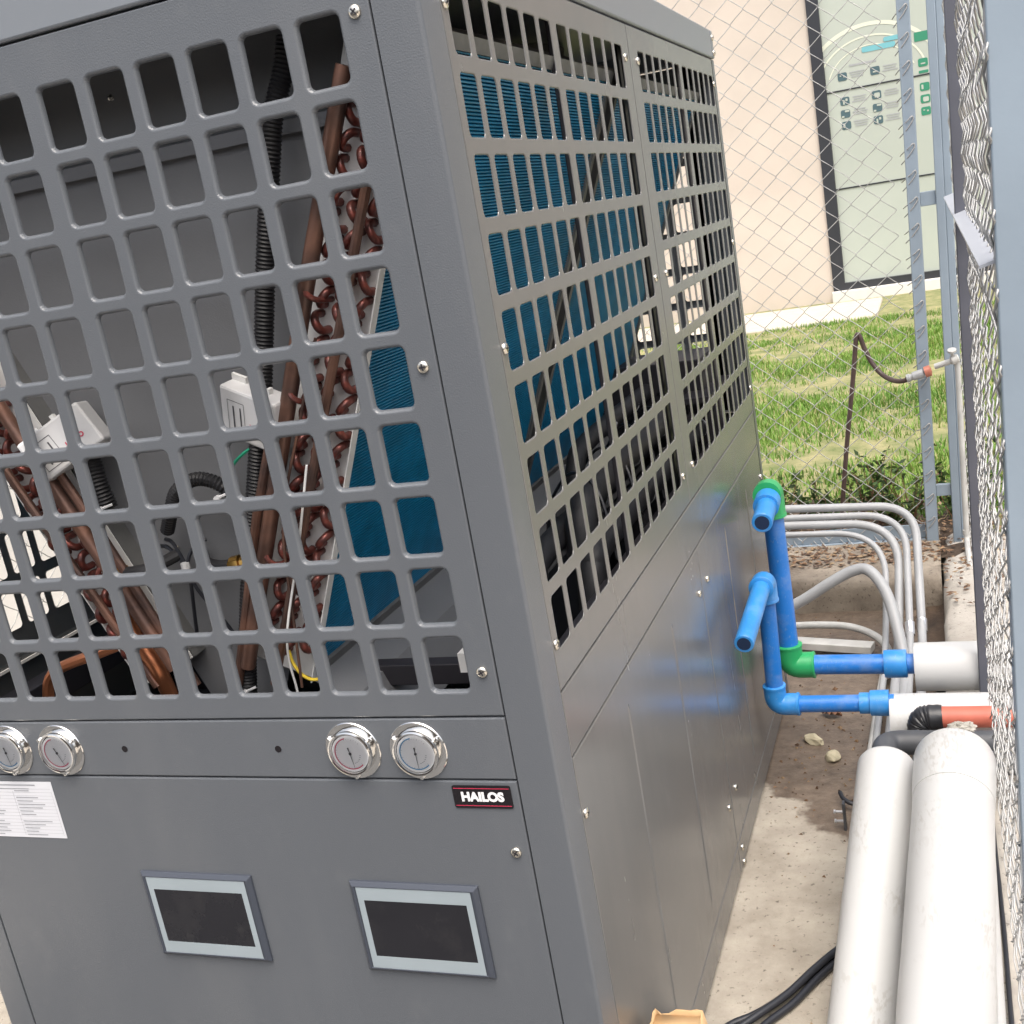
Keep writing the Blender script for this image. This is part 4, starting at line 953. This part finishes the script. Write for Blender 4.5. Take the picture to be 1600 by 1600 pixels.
tag(mb.build('trunking_piece', 'pvc', None, 0, .002), 'flat white length of cable trunking lying on the wet concrete', 'trunking')

# tap, riser and brown hose at the end fence
tp = tag(empty('standpipe', (.57, 3.03, .12)), 'old pale water pipe with a tap fixed to the corner of the fence', 'standpipe')
MB().tube(fillet([(.568, 2.60, .06), (.566, 3.02, .155), (.578, 3.04, .80), (.575, 3.04, .835), (.50, 3.055, .815)], .02, 5), .0105, 12).build('pipe', 'pvc', tp, 60)
MB().lathe([(.012, -.02), (.017, -.016), (.017, .006), (.012, .010)], (.574, 3.035, .838), (1,.1,.25), 12).lathe([(.006, 0), (.006, .03), (.016, .03), (.016, .038), (.004, .04)], (.562, 3.035, .84), (0,-.4,1), 10).build('tap', 'pvc', tp, 40)
MB().lathe([(.010, 0), (.014, .003), (.014, .022), (.010, .025)], (.566, 3.025, .17), (0,.0,1), 12).build('union', 'pvc', tp, 40)
hs = tag(empty('garden_hose', (.12, 3.23, .1)), 'brown hose looping up behind the end fence to a grey and orange connector', 'hose')
MB().tube(smooth_path([(.085, 3.26, .10), (.105, 3.24, .25), (.125, 3.22, .37), (.150, 3.21, .52), (.178, 3.20, .67), (.205, 3.20, .82), (.219, 3.20, .91), (.228, 3.20, .945), (.238, 3.20, .935), (.250, 3.20, .89), (.275, 3.19, .83), (.310, 3.17, .785), (.350, 3.12, .768), (.388, 3.07, .772), (.405, 3.055, .785)], 6), .0092, 12).build('tube', 'hose', hs, 60)
MB().lathe([(.011, 0), (.015, .002), (.015, .012), (.0125, .014), (.0125, .022), (.0165, .024), (.0165, .062), (.010, .064)], (.398, 3.058, .781), (1,0,.24), 14).build('connector', 'conduit', hs, 40)
MB().lathe([(.010, 0), (.0205, .002), (.0205, .022), (.010, .026)], (.462, 3.058, .797), (1,0,.24), 14).build('nut', 'orange', hs, 40)

# ================================================================== SMALL THINGS
cab = [[(.36,.86,.02),(.27,.80,.012),(.236,.75,.010),(.197,.684,.010),(.142,.600,.010),(.098,.549,.010),(.053,.512,.010),(.02,.46,.010)],
       [(.37,.84,.02),(.28,.765,.012),(.239,.719,.011),(.205,.660,.012),(.168,.590,.010),(.125,.529,.010),(.09,.47,.010)],
       [(.37,.85,.03),(.275,.785,.024),(.238,.735,.025),(.200,.672,.026),(.155,.595,.024),(.112,.538,.024),(.07,.49,.02)]]
for p, l in zip(cab, ('black cable nearest the grey unit, curving over the dry concrete', 'outermost black cable of the bundle, curving under the left white pipe', 'black cable riding on top of the other two on the concrete')):
    tag(MB().tube(smooth_path(p, 8), .0075, 10).build('power_cable', 'cable', None, 60), l, 'cable', 'black cables on the concrete')
def stone(c, s, seed, label):
    bm = bmesh.new(); bmesh.ops.create_icosphere(bm, subdivisions=2, radius=1)
    for v in bm.verts:
        k = 1 + .35*noise.noise(v.co*1.3 + Vector((seed*7.1, 0, 0)))
        v.co = Vector((v.co.x*s[0]*k, v.co.y*s[1]*k, max(-.5, v.co.z)*s[2]*k))
    me = bpy.data.meshes.new('stone'); bm.to_mesh(me); bm.free(); o = link('stone', me, 'stone'); o.location = c; o.rotation_euler = (0, 0, seed)
    tag(o, label, 'stone', 'pale stones on the wet concrete')
stone((.106, 1.70, .010), (.016, .035, .017), 1, 'long pale stone on the wet concrete, nearer the grey unit')
stone((.168, 1.598, .010), (.024, .022, .018), 2, 'rounder pale stone on the wet concrete, nearer the white pipes')
stone((.075, 1.93, .005), (.016, .010, .010), 3, 'small pale chip on the wet concrete under the upper blue pipe')
lf = MB(); vs = []
for i in range(9):
    t = i/8; w = .020*math.sin(math.pi*min(1, t*.95+.03)); x = .115+.06*t; y = 1.875-.022*t
    vs += [(x-.3*w, y-w, .012+.018*t*(1-t)+.010*(i % 2)), (x, y, .006+.016*t*(1-t)), (x+.3*w, y+w, .014+.02*t*(1-t))]
lf.add(vs, [(3*i+k, 3*i+k+1, 3*i+k+4, 3*i+k+3) for i in range(8) for k in range(2)])
tag(lf.build('dry_leaf', 'dry_leaf', None, 60), 'curled brown dry leaf below the lower blue pipe', 'leaf')
vs = []; fs = []; var = []; rd = random.Random(77)
for i in range(420):
    x = rd.uniform(.01, .47); y = rd.choice([rd.uniform(1.4, 2.7), rd.uniform(1.3, 2.0), rd.uniform(.2, 2.7)]); s_ = rd.uniform(.0015, .006)*(1.6 if rd.random() < .06 else 1); o_ = len(vs); a = rd.uniform(0, 6.28)
    if x < .02: continue
    for k in range(3): vs.append((x+s_*math.cos(a+2.1*k)*rd.uniform(.6, 1.4), y+s_*math.sin(a+2.1*k)*rd.uniform(.6, 1.4), .001))
    vs.append((x, y, .001+s_*rd.uniform(.5, 1))); v_ = rd.random()
    fs += [(o_, o_+1, o_+3), (o_+1, o_+2, o_+3), (o_+2, o_, o_+3)]; var += [v_]*3
me = bpy.data.meshes.new('grit'); me.from_pydata(vs, [], fs); at_ = me.attributes.new('var', 'FLOAT', 'FACE'); at_.data.foreach_set('value', var)
o = link('grit', me, 'litter'); o['kind'] = 'stuff'; o['label'] = 'loose brown grit and crumbs on the concrete'
# small clamp with two bolts beside the left white pipe
cl = tag(empty('pipe_clamp', (.225, 1.25, 0)), 'small steel clamp with two bolts beside the left white pipe', 'clamp')
MB().box(.222, .228, 1.235, 1.255, .0, .075).build('plate', 'grey_pipe', cl, 0, .001)
for z in (.022, .048): MB().lathe([(.0055, 0), (.0055, .004), (.0035, .005), (.0035, .028)], (.200, 1.245, z), (1,0,0), 8).build('bolt', 'steel', cl, 30)
tag(MB().tube(smooth_path([(.205,1.37,.03),(.215,1.345,.026),(.24,1.33,.02),(.28,1.33,.014)], 5), .006, 8).build('cable_end', 'cable', None, 60), 'short black cable end poking out beside the left white pipe', 'cable')
# crumpled cardboard at the foot of the unit
mb = MB(); cor_ = [(.014, .06), (.100, .06), (.100, .20), (.014, .20)]; ring_ = []
for k in range(4):
    a, b = Vector(cor_[k]), Vector(cor_[(k+1) % 4])
    for i in range(7): ring_.append(a.lerp(b, i/7))
n = len(ring_); lv_ = (0, .10, .20, .27, .30)
vs_ = []
for j, z in enumerate(lv_):
    for i, p in enumerate(ring_):
        w = .004*noise.noise(Vector((p.x*30, p.y*30, z*12)))*(j > 0)
        top = .020*noise.noise(Vector((p.x*38, p.y*26, 4)))*(j == 4)
        c_ = Vector((.057, .13)); q_ = p + (c_-p)*(.10 if j == 4 else 0)
        vs_.append((max(.004, q_.x+w), q_.y+w, z+top))
mb.add(vs_, [(j*n+i, j*n+(i+1) % n, (j+1)*n+(i+1) % n, (j+1)*n+i) for j in range(4) for i in range(n)])
fl = [(.014,.06),(.100,.06),(.104,.125),(.012,.13)]
mb.add([(.018,.07,.296),(.095,.07,.300),(.098,.128,.318),(.058,.132,.303),(.020,.13,.322)], [(0,1,2,3,4)])
mb.add([(.018,.19,.296),(.095,.19,.298),(.096,.136,.306),(.020,.138,.308)], [(0,1,2,3)])
o = mb.build('cardboard_carton', 'cardboard', None, 20)
sm = o.modifiers.new('solid', 'SOLIDIFY'); sm.thickness = .003
tag(o, 'small crumpled tan carton on the concrete at the foot of the unit', 'cardboard')

# ================================================================== VEGETATION
def attr_mesh(name, vs, fs, var, m, parent=None):
    me = bpy.data.meshes.new(name); me.from_pydata(vs, [], fs); a = me.attributes.new('var', 'FLOAT', 'FACE'); a.data.foreach_set('value', var)
    return link(name, me, m, parent)
rg = random.Random(21); vs = []; fs = []; var = []
def blade(x, y, z, h, w, a, lean, c):
    o = len(vs); dx, dy = math.cos(a), math.sin(a); lx, ly = -dy*lean*h, dx*lean*h
    vs.extend([(x-dx*w, y-dy*w, z), (x+dx*w, y+dy*w, z), (x+dx*w*.7+lx*.4, y+dy*w*.7+ly*.4, z+h*.6), (x-dx*w*.7+lx*.4, y-dy*w*.7+ly*.4, z+h*.6), (x+lx, y+ly, z+h)])
    fs.append((o, o+1, o+2, o+3)); fs.append((o+3, o+2, o+4)); var.extend([c, c])
n = 0
while n < 105000:
    if n < 92000: x = rg.uniform(-2.4, 1.9); y = 3.42 + (11.1-3.42)*rg.random()**1.15
    else: x = rg.uniform(-3.2, 7); y = rg.uniform(3.5, 11.1)
    d = noise.noise(Vector((x*.9, y*.9, 5))) + .5*noise.noise(Vector((x*3.1, y*3.1, 9)))
    n += 1
    dens = .58 + 1.5*d
    if y < 4.2: dens -= 1.1*(4.2-y)
    if rg.random() > dens: continue
    h = rg.uniform(.022, .060)*(1+.5*d); c = min(.8, max(0, .40 + .35*noise.noise(Vector((x*1.7, y*1.7, 30))) + rg.gauss(0, .17)))
    if rg.random() < .07: c = .97
    blade(x, y, lawn_z(x, y)-.004, h, rg.uniform(.0025, .0055), rg.uniform(0, 6.28), rg.uniform(.1, .9), c)
o = attr_mesh('grass', vs, fs, var, 'grass'); o['kind'] = 'stuff'; o['label'] = 'bright yellowish green grass on the lawn behind the end fence'
# leaf litter
vs = []; fs = []; var = []
for i in range(4200):
    x = rg.uniform(-1.6, .72); y = rg.choice([rg.uniform(2.93, 3.45), rg.uniform(3.3, 3.95), rg.uniform(2.86, 3.1)])
    if x > .47 and y < 3.1: y = rg.uniform(2.4, 3.3)
    z = .122 if y < 3.3 else max(lawn_z(x, y), .118-.03*(y-3.3)/.65)+.008
    if x > .47: z = .124
    s = rg.uniform(.006, .018); a = rg.uniform(0, 6.28); t = rg.uniform(-.5, .5); o_ = len(vs)
    for (p, q, h) in ((-1,0,0),(0,.45,t*.4),(1,0,.2),(0,-.45,-t*.3)):
        vs.append((x+s*(p*math.cos(a)-q*math.sin(a)), y+s*(p*math.sin(a)+q*math.cos(a)), z+.006+abs(h)*s+rg.uniform(0,.006)))
    fs.append((o_, o_+1, o_+2, o_+3)); var.append(rg.random())
o = attr_mesh('leaf_litter', vs, fs, var, 'litter'); o['kind'] = 'stuff'; o['label'] = 'brown dead leaves and dirt under the end fence'
# low shrubs behind the fence
def shrub(x, y, h, seed, label, dead=0., n=120):
    rr = random.Random(seed); root = tag(empty('shrub', (x, y, .09)), label, 'shrub', 'low shrubs behind the end fence')
    mb = MB(); vs = []; fs = []; var = []
    for k in range(9):
        a = rr.uniform(0, 6.28); L = h*rr.uniform(.55, 1.05); sp = rr.uniform(.15, .55)
        p = [Vector((x+rr.uniform(-.02,.02), y+rr.uniform(-.02,.02), .07))]
        for s in (.35, .7, 1): p.append(Vector((x+math.cos(a)*L*sp*s+rr.uniform(-.01,.01), y+math.sin(a)*L*sp*s*.7, .08+L*s)))
        pp = smooth_path(p, 4); mb.tube(pp, .0022, 5, radii=[.003-.0019*i/(len(pp)-1) for i in range(len(pp))])
        for q in range(int(n*2.2/9)):
            if rr.random() < dead: continue
            b = pp[rr.randrange(3, len(pp))]; s = rr.uniform(.009, .021); d = Vector((rr.gauss(0,1), rr.gauss(0,1), rr.gauss(.35,.7))).normalized(); u = d.cross(Vector((rr.gauss(0,1), rr.gauss(0,1), rr.gauss(0,1)))).normalized()
            o_ = len(vs); vs += [b, b+d*s*.9+u*s*.42, b+d*s*2, b+d*s*.9-u*s*.42]; fs.append((o_, o_+1, o_+2, o_+3)); var.append(min(1, max(0, rr.gauss(.36, .27))))
    mb.build('stems', 'dry_leaf', root, 60); attr_mesh('foliage', [tuple(v) for v in vs], fs, var, 'leaf', root)
for a in ((-.17, 3.40, .27, 1, 'dark leafy shrub at the left of the fence, beside the unit', .0, 190), (-.05, 3.46, .23, 2, 'low leafy shrub just left of the hose foot', .1, 170), (.06, 3.38, .20, 3, 'low dark shrub in front of the foot of the brown hose', .1, 150),
          (.24, 3.45, .36, 4, 'twiggy half bare shrub right of the brown hose', .55, 150), (.17, 3.62, .30, 9, 'loose low shrub behind the brown hose, a step into the lawn', .3, 150), (.36, 3.42, .38, 5, 'twiggy shrub against the end fence post', .5, 160), (.30, 3.36, .18, 10, 'small dark shrub low between the hose and the fence post', .0, 150), (.53, 3.42, .42, 6, 'green leafy shrub between the two blue grey posts', .0, 190), (.62, 3.36, .30, 7, 'small dark shrub behind the corner post', .0, 120), (-.40, 3.45, .3, 8, 'leafy shrub half hidden behind the grey unit', 0., 150)):
    shrub(*a)
